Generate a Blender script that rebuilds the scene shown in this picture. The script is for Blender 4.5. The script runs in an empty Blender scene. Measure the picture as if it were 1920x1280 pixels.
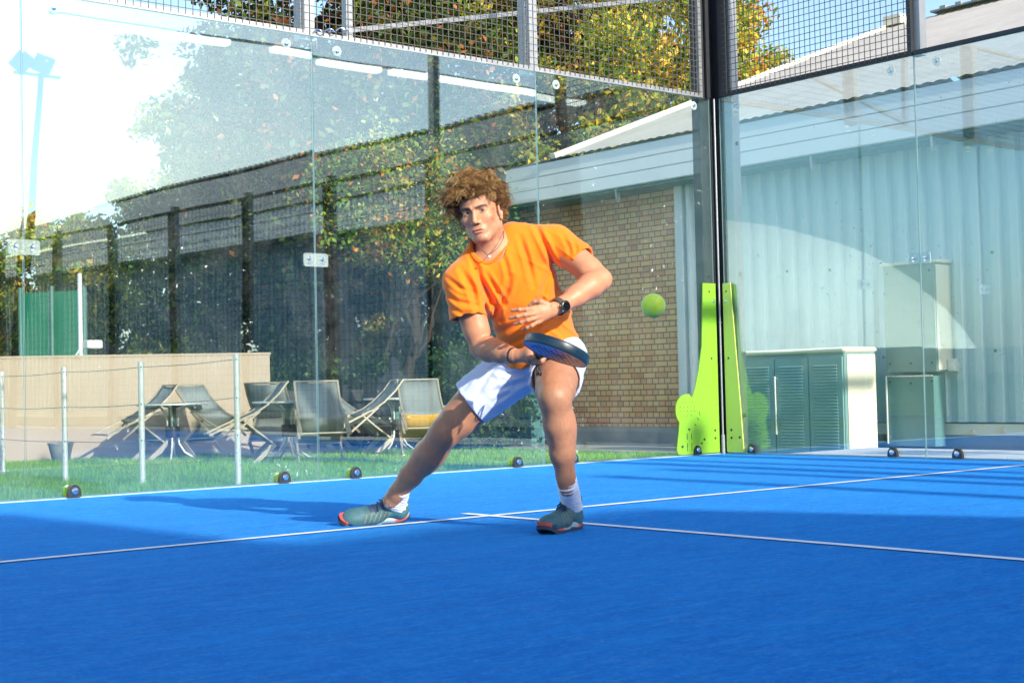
import bpy, math, random
import numpy as np
from mathutils import Vector, Matrix

S = bpy.context.scene
COL = S.collection
random.seed(7)
RNG = np.random.default_rng(7)

# ---------------------------------------------------------------- camera
CP = np.array([-9.335, -8.413, 0.598])
YAW, PIT, ROL, FPX = 0.697, 0.031, -0.023, 2763.6
_f = np.array([math.sin(YAW)*math.cos(PIT), math.cos(YAW)*math.cos(PIT), math.sin(PIT)])
_r0 = np.array([math.cos(YAW), -math.sin(YAW), 0.0])
_u0 = np.cross(_r0, _f)
_r = _r0*math.cos(ROL) + _u0*math.sin(ROL)
_u = -_r0*math.sin(ROL) + _u0*math.cos(ROL)
cam_d = bpy.data.cameras.new('camera')
cam = bpy.data.objects.new('camera', cam_d)
COL.objects.link(cam)
cam.matrix_world = Matrix(((_r[0], _u[0], -_f[0], CP[0]), (_r[1], _u[1], -_f[1], CP[1]), (_r[2], _u[2], -_f[2], CP[2]), (0, 0, 0, 1)))
cam_d.sensor_width = 36
cam_d.lens = FPX/1920*36
cam_d.clip_end = 2000
cam_d.clip_start = 0.05
S.camera = cam

def at(px, py, depth):
    """survey helper: the world point seen at a photograph pixel at a given distance"""
    return CP + depth*(_f + _r*(px-960)/FPX - _u*(py-640)/FPX)

# ---------------------------------------------------------------- light
SUN_EL, SUN_AZ = math.radians(23), math.radians(182.5)      # azimuth clockwise from +Y
sunv = Vector((math.sin(SUN_AZ)*math.cos(SUN_EL), math.cos(SUN_AZ)*math.cos(SUN_EL), math.sin(SUN_EL)))
sd = bpy.data.lights.new('sun', 'SUN')
sd.energy = 3.3
sd.angle = math.radians(0.6)
sd.color = (1.0, 0.90, 0.76)
so = bpy.data.objects.new('sun', sd)
COL.objects.link(so)
so.rotation_euler = sunv.to_track_quat('Z', 'Y').to_euler()
so.location = (0, -30, 30)

W = bpy.data.worlds.new('World')
S.world = W
W.use_nodes = True
nt = W.node_tree
nt.nodes.clear()
wo = nt.nodes.new('ShaderNodeOutputWorld')
bg = nt.nodes.new('ShaderNodeBackground')
sk = nt.nodes.new('ShaderNodeTexSky')
sk.sky_type = 'NISHITA'
sk.sun_disc = False
sk.sun_elevation = SUN_EL
sk.sun_rotation = SUN_AZ
sk.air_density = 1.0
sk.dust_density = 2.0
sk.ozone_density = 2.5
bg.inputs['Strength'].default_value = 0.14
nt.links.new(sk.outputs[0], bg.inputs[0])
nt.links.new(bg.outputs[0], wo.inputs[0])
S.view_settings.view_transform = 'Standard'
S.view_settings.look = 'None'
S.view_settings.exposure = 1.16
S.view_settings.gamma = 1
S.render.engine = 'CYCLES'
S.cycles.transparent_max_bounces = 40
S.cycles.max_bounces = 8
S.cycles.use_denoising = True

# ---------------------------------------------------------------- helpers
def tag(o, label=None, cat=None, group=None, kind=None):
    if label: o['label'] = label
    if cat: o['category'] = cat
    if group: o['group'] = group
    if kind: o['kind'] = kind
    return o

def empty(name, loc=(0, 0, 0), rz=0.0):
    o = bpy.data.objects.new(name, None)
    o.empty_display_size = 0.2
    COL.objects.link(o)
    o.location = loc
    o.rotation_euler = (0, 0, rz)
    return o

def link_mesh(name, me, mat, parent=None, smooth=False):
    o = bpy.data.objects.new(name, me)
    COL.objects.link(o)
    if mat is not None:
        for m in (mat if isinstance(mat, (list, tuple)) else [mat]):
            me.materials.append(m)
    if parent is not None:
        o.parent = parent
    if smooth:
        me.polygons.foreach_set('use_smooth', np.ones(len(me.polygons), bool))
    return o

class MB:
    def __init__(s):
        s.v = []; s.f = []; s.m = []; s.cm = 0
    def add(s, vs, fs):
        b = len(s.v)
        s.v += [tuple(map(float, p)) for p in vs]
        s.f += [tuple(b+i for i in f) for f in fs]
        s.m += [s.cm]*len(fs)
        return s
    def box(s, a, b, M=None):
        x0, y0, z0 = a; x1, y1, z1 = b
        vs = [(x0,y0,z0),(x1,y0,z0),(x1,y1,z0),(x0,y1,z0),(x0,y0,z1),(x1,y0,z1),(x1,y1,z1),(x0,y1,z1)]
        if M is not None: vs = [M @ Vector(p) for p in vs]
        return s.add(vs, [(0,3,2,1),(4,5,6,7),(0,1,5,4),(1,2,6,5),(2,3,7,6),(3,0,4,7)])
    def bbox(s, a, b, r=0.01, M=None):
        """box with chamfered vertical and horizontal edges"""
        x0, y0, z0 = a; x1, y1, z1 = b
        rings = []
        for (z, i) in ((z0, r), (z0+r, 0), (z1-r, 0), (z1, r)):
            c = r
            xa, xb, ya, yb = x0+i, x1-i, y0+i, y1-i
            rings.append([(xa+c,ya,z),(xb-c,ya,z),(xb,ya+c,z),(xb,yb-c,z),(xb-c,yb,z),(xa+c,yb,z),(xa,yb-c,z),(xa,ya+c,z)])
        vs = [p for q in rings for p in q]
        if M is not None: vs = [M @ Vector(p) for p in vs]
        fs = [tuple(range(7, -1, -1)), tuple(range(24, 32))]
        for k in range(3):
            for j in range(8):
                a_ = k*8+j; b_ = k*8+(j+1) % 8
                fs.append((a_, b_, b_+8, a_+8))
        return s.add(vs, fs)
    def bar(s, p, q, w, h=None, up=(0, 0, 1)):
        """rectangular bar from p to q, w wide and h along `up`"""
        h = w if h is None else h
        p = np.array(p, float); q = np.array(q, float)
        d = q-p; d /= np.linalg.norm(d)
        u = np.array(up, float)
        if abs(d@u) > .98: u = np.array((1., 0, 0))
        a = np.cross(d, u); a /= np.linalg.norm(a); b = np.cross(a, d)
        vs = []
        for c in (p, q):
            for (i, j) in ((-1,-1),(1,-1),(1,1),(-1,1)):
                vs.append(c+a*i*w/2+b*j*h/2)
        return s.add(vs, [(0,1,2,3),(7,6,5,4),(0,4,5,1),(1,5,6,2),(2,6,7,3),(3,7,4,0)])
    def tube(s, pts, r, n=10, cap=True, closed=False):
        pts = [np.array(p, float) for p in pts]
        rs = r if isinstance(r, (list, tuple, np.ndarray)) else [r]*len(pts)
        N = len(pts)
        t0 = pts[1]-pts[0]
        up = np.array((0, 0, 1.)) if abs(t0[2]) < .9*np.linalg.norm(t0) else np.array((1., 0, 0))
        vs = []
        a = None
        for i in range(N):
            if closed: t = pts[(i+1) % N]-pts[i-1]
            else: t = pts[min(i+1, N-1)]-pts[max(i-1, 0)]
            t = t/(np.linalg.norm(t)+1e-12)
            if a is None: a = np.cross(t, up)
            a = a-t*(a@t); a /= np.linalg.norm(a)+1e-12
            b = np.cross(t, a)
            for k in range(n):
                th = 2*math.pi*k/n
                vs.append(pts[i]+rs[i]*(a*math.cos(th)+b*math.sin(th)))
        fs = []
        for i in range(N if closed else N-1):
            for k in range(n):
                j = (i+1) % N
                fs.append((i*n+k, i*n+(k+1) % n, j*n+(k+1) % n, j*n+k))
        if cap and not closed:
            fs.append(tuple(range(n-1, -1, -1))); fs.append(tuple(range((N-1)*n, N*n)))
        return s.add(vs, fs)
    def lathe(s, prof, c, axis=(0, 0, 1), n=20):
        """prof: list of (radius, along axis)"""
        ax = Vector(axis).normalized()
        q = ax.to_track_quat('Z', 'Y').to_matrix()
        vs = []; c = Vector(c)
        for (r, z) in prof:
            for k in range(n):
                th = 2*math.pi*k/n
                vs.append(c+q @ Vector((r*math.cos(th), r*math.sin(th), z)))
        fs = []
        for i in range(len(prof)-1):
            for k in range(n):
                fs.append((i*n+k, i*n+(k+1) % n, (i+1)*n+(k+1) % n, (i+1)*n+k))
        fs.append(tuple(range(n-1, -1, -1))); fs.append(tuple(range((len(prof)-1)*n, len(prof)*n)))
        return s.add(vs, fs)
    def prism(s, outline, off, M=None):
        """outline: 3-D points of a polygon; off: extrusion vector"""
        n = len(outline)
        o = [Vector(p) for p in outline]; off = Vector(off)
        vs = o+[p+off for p in o]
        if M is not None: vs = [M @ p for p in vs]
        fs = [tuple(range(n)), tuple(range(2*n-1, n-1, -1))]
        for i in range(n):
            j = (i+1) % n
            fs.append((i, i+n, j+n, j))
        return s.add(vs, fs)
    def mesh(s, name):
        me = bpy.data.meshes.new(name)
        me.from_pydata(s.v, [], s.f)
        me.update()
        if any(s.m): me.polygons.foreach_set('material_index', s.m)
        import bmesh
        bm = bmesh.new(); bm.from_mesh(me)
        bmesh.ops.recalc_face_normals(bm, faces=bm.faces)
        bm.to_mesh(me); bm.free()
        return me
    def build(s, name, mat, parent=None, smooth=False, angle=None):
        me = s.mesh(name)
        o = link_mesh(name, me, mat, parent, smooth)
        if angle:
            me.polygons.foreach_set('use_smooth', np.ones(len(me.polygons), bool))
            try: me.set_sharp_from_angle(angle=math.radians(angle))
            except Exception: pass
        return o

def np_mesh(name, V, F, colors=None):
    """V (n,3), F (m,k) arrays; colors (n,3) point colours"""
    me = bpy.data.meshes.new(name)
    V = np.asarray(V, np.float32); F = np.asarray(F, np.int32)
    me.vertices.add(len(V)); me.vertices.foreach_set('co', V.ravel())
    m, k = F.shape
    me.loops.add(m*k); me.loops.foreach_set('vertex_index', F.ravel())
    me.polygons.add(m); me.polygons.foreach_set('loop_start', np.arange(0, m*k, k, dtype=np.int32))
    me.update(calc_edges=True)
    if colors is not None:
        ca = me.color_attributes.new('col', 'FLOAT_COLOR', 'POINT')
        c = np.ones((len(V), 4), np.float32); c[:, :3] = colors
        ca.data.foreach_set('color', c.ravel())
    me.validate()
    return me

def srgb(r, g, b):
    f = lambda c: (c/255/12.92) if c/255 <= .04045 else ((c/255+.055)/1.055)**2.4
    return (f(r), f(g), f(b))

class NT:
    """small node graph helper"""
    def __init__(s, name):
        s.m = bpy.data.materials.new(name); s.m.use_nodes = True
        s.t = s.m.node_tree; s.t.nodes.clear()
        s.out = s.t.nodes.new('ShaderNodeOutputMaterial')
    def n(s, kind, **kw):
        nd = s.t.nodes.new('ShaderNode'+kind)
        for k, v in kw.items():
            if k.startswith('i_'):
                nd.inputs[k[2:].replace('_', ' ')].default_value = v
            else: setattr(nd, k, v)
        return nd
    def l(s, a, b):
        s.t.links.new(a, b)
    def noise(s, scale, vec=None, detail=4, rough=.55, dist=0.0):
        nd = s.n('TexNoise'); nd.inputs['Scale'].default_value = scale
        nd.inputs['Detail'].default_value = detail; nd.inputs['Roughness'].default_value = rough
        nd.inputs['Distortion'].default_value = dist
        if vec is not None: s.l(vec, nd.inputs['Vector'])
        return nd.outputs['Fac']
    def coord(s, kind='Object', scale=(1, 1, 1)):
        tc = s.n('TexCoord'); mp = s.n('Mapping'); mp.inputs['Scale'].default_value = scale
        s.l(tc.outputs[kind], mp.inputs['Vector'])
        return mp.outputs['Vector']
    def pos(s, scale=(1, 1, 1)):
        g = s.n('NewGeometry'); mp = s.n('Mapping'); mp.inputs['Scale'].default_value = scale
        s.l(g.outputs['Position'], mp.inputs['Vector'])
        return mp.outputs['Vector']
    def ramp(s, fac, stops):
        r = s.n('ValToRGB')
        e = r.color_ramp.elements
        while len(e) < len(stops): e.new(0.5)
        for i, (p, c) in enumerate(stops):
            e[i].position = p
            e[i].color = (c, c, c, 1) if isinstance(c, (int, float)) else (*c[:3], 1)
        s.l(fac, r.inputs['Fac'])
        return r.outputs['Color']
    def mix(s, fac, a, b, mode='MIX'):
        m = s.n('Mix'); m.data_type = 'RGBA'; m.blend_type = mode
        for sock, v in ((m.inputs[0], fac), (m.inputs[6], a), (m.inputs[7], b)):
            if isinstance(v, (int, float)): sock.default_value = v
            elif isinstance(v, tuple): sock.default_value = (*v[:3], 1)
            else: s.l(v, sock)
        return m.outputs[2]
    def math(s, op, a, b=0.0):
        m = s.n('Math'); m.operation = op
        for sock, v in ((m.inputs[0], a), (m.inputs[1], b)):
            if isinstance(v, (int, float)): sock.default_value = v
            else: s.l(v, sock)
        return m.outputs[0]
    def bump(s, h, strength=.3, dist=.01):
        b = s.n('Bump'); b.inputs['Strength'].default_value = strength; b.inputs['Distance'].default_value = dist
        s.l(h, b.inputs['Height'])
        return b.outputs['Normal']
    def bsdf(s, col, rough=.6, metal=0.0, normal=None, spec=.5, **kw):
        p = s.n('BsdfPrincipled')
        for sock, v in ((p.inputs['Base Color'], col), (p.inputs['Roughness'], rough), (p.inputs['Metallic'], metal)):
            if isinstance(v, (int, float)): sock.default_value = v
            elif isinstance(v, tuple): sock.default_value = (*v[:3], 1)
            else: s.l(v, sock)
        p.inputs['Specular IOR Level'].default_value = spec
        for k, v in kw.items(): p.inputs[k.replace('_', ' ')].default_value = v
        if normal is not None: s.l(normal, p.inputs['Normal'])
        return p
    def done(s, sh):
        s.l(sh.outputs[0] if hasattr(sh, 'outputs') else sh, s.out.inputs['Surface'])
        return s.m

def simple(name, col, rough=.5, metal=0.0, var=.12, scale=6.0, bump=0.0, bscale=60.0, spec=.5, **kw):
    """plain material with worn colour variation and some surface grain"""
    t = NT(name); v = t.coord()
    n1 = t.noise(scale, v, 5)
    c = t.mix(n1, tuple(x*(1-var) for x in col), tuple(min(1, x*(1+var)) for x in col))
    r = t.ramp(t.noise(scale*2.3, v, 3), [(0.3, max(0, rough-.08)), (0.7, min(1, rough+.08))])
    nm = t.bump(t.noise(bscale, v, 3), .4, bump) if bump else None
    return t.done(t.bsdf(c, r, metal, nm, spec, **kw))
# ================================================================ materials of the place
def m_turf():
    t = NT('blue_turf')
    g = t.pos()
    big = t.noise(.9, g, 4, .6)
    brush = t.noise(1.0, t.pos((2.2, 9.0, 1)), 5, .6, .4)
    fine = t.noise(55, g, 4, .75)
    tuft = t.noise(420, g, 2, .8)
    sand = t.noise(6.0, t.pos((1.0, 3.0, 1)), 6, .7)
    f1 = t.ramp(t.math('ADD', t.math('MULTIPLY', brush, .6), t.math('MULTIPLY', big, .4)), [(.35, 0.0), (.7, 1.0)])
    base = t.mix(f1, (.002, .23, .80), (.004, .34, .97))
    mid = t.noise(15, t.pos((1, 2.2, 1)), 4, .75)
    grain = t.math('ADD', t.math('MULTIPLY', mid, .5), t.math('MULTIPLY', fine, .5))
    base = t.mix(t.ramp(grain, [(.30, .55), (.47, 0.0)]), base, (.0004, .12, .52))
    base = t.mix(t.ramp(grain, [(.48, 0.0), (.64, .85)]), base, (.03, .42, .98))
    base = t.mix(t.ramp(tuft, [(.5, 0.0), (.75, .4)]), base, (.06, .36, .92))
    s_ = t.math('MULTIPLY', t.ramp(sand, [(.48, 0.0), (.70, .70)]), t.ramp(t.noise(75, g, 3, .8), [(.42, 0.0), (.62, 1.0)]))
    base = t.mix(s_, base, (.12, .44, .93))
    speck = t.ramp(t.noise(60, g, 1, .5), [(.80, 0.0), (.83, .75)])
    base = t.mix(speck, base, (.55, .66, .85))
    h = t.math('ADD', t.math('MULTIPLY', fine, .6), t.math('MULTIPLY', tuft, .6))
    nm = t.bump(h, 1.0, .012)
    p = t.bsdf(base, .85, 0, nm, .02)
    p.inputs['Sheen Weight'].default_value = .10
    p.inputs['Sheen Roughness'].default_value = .4
    p.inputs['Sheen Tint'].default_value = (.55, .65, 1, 1)
    return t.done(p)

def m_line():
    t = NT('white_turf_line')
    g = t.pos()
    f = t.noise(300, g, 2, .7)
    w = t.noise(7, g, 4)
    c = t.mix(t.ramp(w, [(.35, 0.0), (.75, .55)]), (.80, .85, .86), (.55, .68, .82))
    c = t.mix(t.ramp(f, [(.55, 0.0), (.75, .6)]), c, (.2, .4, .75))
    return t.done(t.bsdf(c, .9, 0, t.bump(f, .6, .004), .2))

def m_grass_ground():
    t = NT('lawn_soil')
    g = t.pos()
    n = t.noise(3, g, 5)
    f = t.noise(60, g, 3)
    c = t.mix(n, (.05, .15, .015), (.11, .24, .03))
    c = t.mix(t.ramp(f, [(.4, 0.0), (.8, .7)]), c, (.11, .20, .035))
    return t.done(t.bsdf(c, .95, 0, t.bump(f, .8, .02), .15))

def m_glass(name='court_glass', base=None):
    t = NT(name)
    tr = t.n('BsdfTransparent'); tr.inputs[0].default_value = (.935, .975, .955, 1)
    gl = t.n('BsdfGlossy'); gl.inputs['Roughness'].default_value = .012; gl.inputs['Color'].default_value = (.80, .97, 1.0, 1)
    g = t.pos()
    b = t.bump(t.noise(.8, g, 1), .10, .02)
    t.l(b, gl.inputs['Normal'])
    lw = t.n('LayerWeight'); lw.inputs[0].default_value = .5
    k = t.math('MINIMUM', t.math('ADD', t.math('MULTIPLY', t.math('POWER', lw.outputs[1], 4.0), GLASS_GAIN), base or GLASS_BASE), .9)
    mx = t.n('MixShader'); t.l(k, mx.inputs[0]); t.l(tr.outputs[0], mx.inputs[1]); t.l(gl.outputs[0], mx.inputs[2])
    # dried droplets and smears
    df = t.n('BsdfDiffuse'); df.inputs['Color'].default_value = (.75, .80, .78, 1)
    d1 = t.ramp(t.noise(26, g, 2, .6, .5), [(.70, 0.0), (.74, .5)])
    d2 = t.ramp(t.noise(2.2, g, 6, .75), [(.45, .0), (.85, .03)])
    d = t.math('ADD', t.math('MULTIPLY', d1, t.ramp(t.noise(1.1, g, 2), [(.45, 0.0), (.6, 1.0)])), d2)
    mx2 = t.n('MixShader'); t.l(d, mx2.inputs[0]); t.l(mx.outputs[0], mx2.inputs[1]); t.l(df.outputs[0], mx2.inputs[2])
    return t.done(mx2)
GLASS_GAIN, GLASS_BASE = .8, .15

def m_edge():
    t = NT('glass_edge')
    return t.done(t.bsdf(t.mix(t.noise(3, t.pos(), 2), (.30, .52, .48), (.62, .76, .70)), .25, 0, None, .6))

def m_steel(name, col, rough=.35, metal=.85, var=.15):
    return simple(name, col, rough, metal, var, 9, .002, 180)

def m_brick():
    t = NT('yellow_brick')
    g = t.n('NewGeometry'); sp = t.n('SeparateXYZ'); t.l(g.outputs['Position'], sp.inputs[0])
    cb = t.n('CombineXYZ'); t.l(sp.outputs['Y'], cb.inputs[0]); t.l(sp.outputs['Z'], cb.inputs[1])
    br = t.n('TexBrick'); t.l(cb.outputs[0], br.inputs['Vector'])
    br.inputs['Scale'].default_value = 1.0
    br.inputs['Brick Width'].default_value = .225
    br.inputs['Row Height'].default_value = .075
    br.inputs['Mortar Size'].default_value = .0085
    br.inputs['Mortar Smooth'].default_value = .25
    br.inputs['Bias'].default_value = 0.0
    br.offset = .5; br.squash = .5; br.squash_frequency = 2
    br.inputs['Color1'].default_value = (.0, .0, .0, 1)
    br.inputs['Color2'].default_value = (1, 1, 1, 1)
    br.inputs['Mortar'].default_value = (.5, .5, .5, 1)
    c = t.ramp(br.outputs['Color'], [(0.0, (.70, .22, .075)), (.3, (.95, .39, .13)), (.5, (.94, .45, .17)), (.75, (.97, .50, .18)), (1.0, (.84, .32, .13))])
    fine = t.noise(30, g.outputs['Position'], 4)
    c = t.mix(t.ramp(fine, [(.3, 0.0), (.8, .35)]), c, (.72, .56, .33))
    c = t.mix(br.outputs['Fac'], c, (.22, .13, .07))
    hi = t.math('SUBTRACT', 1.0, br.outputs['Fac'])
    nm = t.bump(t.math('ADD', t.math('MULTIPLY', hi, 1.0), t.math('MULTIPLY', fine, .25)), .7, .012)
    return t.done(t.bsdf(c, .9, 0, nm, .2))

def m_leaf(name, rough=.5, trans=.45):
    t = NT(name)
    a = t.n('Attribute'); a.attribute_name = 'col'
    p = t.bsdf(a.outputs['Color'], rough, 0, None, .35)
    tr = t.n('BsdfTranslucent'); t.l(t.mix(1.0, a.outputs['Color'], (1.0, 1.0, .55), 'MULTIPLY'), tr.inputs[0])
    mx = t.n('MixShader'); mx.inputs[0].default_value = trans
    t.l(p.outputs[0], mx.inputs[1]); t.l(tr.outputs[0], mx.inputs[2])
    return t.done(mx)

def m_bark():
    t = NT('bark')
    v = t.pos((6, 6, 1.2)); n = t.noise(5, v, 6, .7)
    return t.done(t.bsdf(t.mix(n, (.022, .017, .012), (.075, .055, .038)), .95, 0, t.bump(n, .9, .03), .2))

M = {}
M['turf'] = m_turf(); M['line'] = m_line(); M['soil'] = m_grass_ground()
M['glass'] = m_glass(); M['side_glass'] = m_glass('side_glass', .135); M['corner_glass'] = m_glass('corner_glass', .075); M['edge'] = m_edge()
M['black'] = simple('black_paint', (.02, .022, .026), .42, .0, .2, 8)
M['galv'] = m_steel('galvanised_steel', (.36, .375, .385), .42, .75)
M['mesh_wire'] = simple('coated_wire', (.10, .095, .085), .40, .35, .15, 8)
M['grey_steel'] = m_steel('grey_steel', (.33, .36, .38), .4, .5)
M['dark_steel'] = m_steel('dark_grey_steel', (.035, .045, .05), .45, .3)
M['chrome'] = m_steel('chrome', (.78, .79, .80), .18, 1.0, .05)
M['brick'] = m_brick(); M['bark'] = m_bark()
M['leaf'] = m_leaf('leaf')
M['white_metal'] = simple('white_sheet', (.66, .68, .68), .4, .0, .05, 3)
M['fascia'] = simple('fascia_sheet', (.72, .76, .80), .35, .0, .06, 1.5)
M['cream'] = simple('cream_sheet', (.78, .74, .63), .45, .0, .05, 3)
def m_cladding():
    t = NT('corrugated_cladding')
    g = t.pos((1, 1, .25)); n = t.noise(2.0, g, 6, .7); st = t.noise(9, t.pos((1, 1, .08)), 4, .7)
    c = t.mix(t.ramp(n, [(.35, 0.0), (.7, 1.0)]), (.46, .60, .68), (.58, .72, .79))
    c = t.mix(t.ramp(st, [(.5, 0.0), (.8, .35)]), c, (.30, .40, .45))
    return t.done(t.bsdf(c, .38, 0, None, .5))
M['clad'] = m_cladding()
def m_roof():
    t = NT('roof_sheet')
    n = t.noise(1.5, t.pos(), 6, .7)
    c = t.mix(t.ramp(n, [(.3, 0.0), (.75, 1.0)]), (.34, .33, .30), (.47, .455, .42))
    return t.done(t.bsdf(c, .5, 0, None, .4))
M['roof'] = m_roof()
M['concrete'] = simple('concrete', (.30, .30, .28), .9, 0, .25, 4, .004, 90)
M['plaster'] = simple('beige_plaster', (.385, .32, .255), .9, 0, .05, 2.2, .003, 140)
M['pad_green'] = simple('lime_panel', (.20, .45, .03), .38, 0, .05, 4)
M['pad_sunlit'] = simple('sunlit_lime_panel', (.52, .66, .13), .38, 0, .05, 4)  # same lime as the other guard, with sunlight put into the colour
M['clear'] = (lambda t: t.done(t.bsdf((.62, .72, .70), .2, 0, None, .7)))(NT('clear_plate'))
M['sling'] = simple('grey_sling', (.20, .235, .235), .8, 0, .12, 20, .003, 300)
M['bronze'] = simple('beige_frame', (.40, .36, .29), .4, .3, .08, 8)
M['alu'] = m_steel('brushed_aluminium', (.74, .76, .77), .32, .35)
M['teal_paint'] = simple('teal_paint', (.06, .17, .17), .5, 0, .15, 6)

# ================================================================ ground
GZ = -0.25                      # the lawn lies lower than the court slab
mb = MB(); mb.add([(-400, -400, GZ-.01), (400, -400, GZ-.01), (400, 400, GZ-.01), (-400, 400, GZ-.01)], [(0, 1, 2, 3)])
tag(mb.build('ground', M['soil']), kind='structure')
mb = MB(); mb.box((-10.25, -20.3, GZ-.2), (.16, .10, -.006))
tag(mb.build('court_slab', M['concrete']), kind='structure')
mb = MB()
nx, ny = 30, 60
vs = [(-10+i*10/nx, -20+j*19.985/ny, 0) for j in range(ny+1) for i in range(nx+1)]
fs = [(j*(nx+1)+i, j*(nx+1)+i+1, (j+1)*(nx+1)+i+1, (j+1)*(nx+1)+i) for j in range(ny) for i in range(nx)]
mb.add(vs, fs)
tag(mb.build('court_surface', M['turf']), kind='structure')
def m_edge_strip():
    t = NT('slab_edge'); n = t.noise(14, t.pos(), 5, .7)
    return t.done(t.bsdf(t.mix(t.ramp(n, [(.3, 0.0), (.75, 1.0)]), (.22, .34, .42), (.44, .55, .60)), .8, 0, None, .3))
mb = MB(); mb.box((-10.2, -.014, -.02), (.1, .098, .006)); mb.box((.001, -19.9, -.02), (.15, -.016, .005))
tag(mb.build('court_kerb', m_edge_strip()), kind='structure')
# painted lines: the service line and the centre line
mb = MB()
def strip(x0, y0, x1, y1, n=40, w=.05, z=.004):
    p = np.array((x0, y0)); q = np.array((x1, y1)); d = (q-p)/np.linalg.norm(q-p); s = np.array((-d[1], d[0]))*w/2
    vs = []; r = random.Random(3)
    for i in range(n+1):
        c = p+(q-p)*i/n
        j1, j2 = r.uniform(-.002, .002), r.uniform(-.002, .002)
        vs += [(*(c-s*(1+j1*20)), z), (*(c+s*(1+j2*20)), z)]
    mb.add(vs, [(2*i, 2*i+1, 2*i+3, 2*i+2) for i in range(n)])
strip(-9.98, -3.05, -.03, -3.05, 160)
strip(-5.0, -2.85, -5.0, -3.024, 6)
strip(-5.0, -3.076, -5.0, -16.9, 160)
tag(mb.build('court_lines', M['line']), kind='structure')
mb = MB(); mb.box((.152, -19.9, -.06), (1.55, -.35, -.012))
def m_pale():
    t = NT('pale_paving'); n = t.noise(5, t.pos(), 5, .7)
    return t.done(t.bsdf(t.mix(n, (.55, .58, .60), (.70, .72, .73)), .8, 0, None, .3))
tag(mb.build('pale_paving', m_pale()), kind='structure')
# far side: pavement strip under the hall wall, path behind the lawn
mb = MB(); mb.box((3.3, -40, GZ-.05), (4.72, 9.4, GZ+.03)); mb.box((.6, 8.6, GZ-.05), (3.3, 10.6, GZ+.015))
tag(mb.build('pavement', M['concrete']), kind='structure')

# ================================================================ glass walls
def rotz(a): return Matrix.Rotation(a, 4, 'Z')
clampM, footM = M['clear'], M['black']

def glass_panel(name_label, p, q, h, group, tilt=(0.0, 0.0), gm='glass'):
    """one pane from p to q (xy) with real thickness and edges"""
    p = np.array(p, float); q = np.array(q, float); L = np.linalg.norm(q-p)
    ang = math.atan2(q[1]-p[1], q[0]-p[0])
    r = empty('glass_panel', (p[0], p[1], 0), ang)
    tag(r, name_label, 'glass panel', group)
    g = .004; th = .010
    Mx = Matrix.Translation((L/2, 0, h/2)) @ Matrix.Rotation(math.radians(tilt[0]), 4, 'Z') @ Matrix.Rotation(math.radians(tilt[1]), 4, 'X') @ Matrix.Translation((-L/2, 0, -h/2))
    mb = MB()
    vs = [(g, -th/2, .004), (L-g, -th/2, .004), (L-g, -th/2, h-.006), (g, -th/2, h-.006)]
    vs += [(a, th/2, c) for (a, b, c) in vs]
    vs = [Mx @ Vector(v) for v in vs]
    mb.add(vs, [(0, 1, 2, 3), (7, 6, 5, 4)])
    mb.cm = 1
    mb.add(vs, [(0, 4, 5, 1), (1, 5, 6, 2), (2, 6, 7, 3), (3, 7, 4, 0)])
    mb.build('pane', [M[gm], M['edge']], r)
    return r, L

def fittings(r, L, h, s, feet=True, clamp=True, tops=True):
    """r: panel; s: +1/-1 which local y side faces the court"""
    for xx in ((.28, L-.28) if feet else ()):
        mb = MB()
        n = 16
        o = [(xx+.042*math.cos(math.pi*k/n), s*.006, .010+.072*math.sin(math.pi*k/n)**.8) for k in range(n+1)]
        mb.prism(o, (0, s*.028, 0))
        b = mb.build('foot_bracket', M['black'], r)
        m2 = MB(); m2.lathe([(.020, 0), (.022, .006), (.016, .012), (.004, .013)], (xx, s*.034, .045), (0, s, 0), 14)
        m2.build('bolt', M['chrome'], b)
    for xx in ((.20, L-.20) if tops else ()):
        mb = MB()
        mb.lathe([(.036, 0), (.036, .006), (.030, .008)], (xx, s*.006, h-.085), (0, s, 0), 20)
        b = mb.build('glass_disc', clampM2, r)
        m2 = MB(); m2.lathe([(.013, 0), (.014, .006), (.009, .011), (.003, .012)], (xx, s*.014, h-.085), (0, s, 0), 12)
        m2.build('bolt', M['chrome'], b)
    if clamp:
        mb = MB()
        w, hh, c = .095, .045, .018
        o = []
        for (cx, cz, a0) in ((w-c, hh-c, 0), (-w+c, hh-c, 90), (-w+c, -hh+c, 180), (w-c, -hh+c, 270)):
            for k in range(5):
                a = math.radians(a0+k*22.5)
                o.append((L+cx+c*math.cos(a), s*.006, 1.48+cz+c*math.sin(a)))
        mb.prism(o, (0, s*.008, 0))
        b = mb.build('clamp_plate', clampM2, r)
        for sx in (-1, 1):
            m2 = MB(); m2.lathe([(.013, 0), (.014, .008), (.008, .014)], (L+sx*.05, s*.0145, 1.487), (0, s, 0), 12)
            m2.lathe([(.009, -.002), (.009, .004)], (L+sx*.05, s*.0145, 1.465), (0, s, 0), 10)
            m2.build('bolt', M['chrome'], b)
def m_clamp():
    t = NT('clamp_clear')
    tr = t.n('BsdfTransparent'); tr.inputs[0].default_value = (.9, .97, .95, 1)
    p = t.bsdf((.75, .84, .82), .2, 0, None, .8)
    lw = t.n('LayerWeight'); lw.inputs[0].default_value = .3
    mx = t.n('MixShader'); t.l(t.math('ADD', lw.outputs[1], .10), mx.inputs[0]); t.l(tr.outputs[0], mx.inputs[1]); t.l(p.outputs[0], mx.inputs[2])
    return t.done(mx)
clampM2 = m_clamp()

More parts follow.
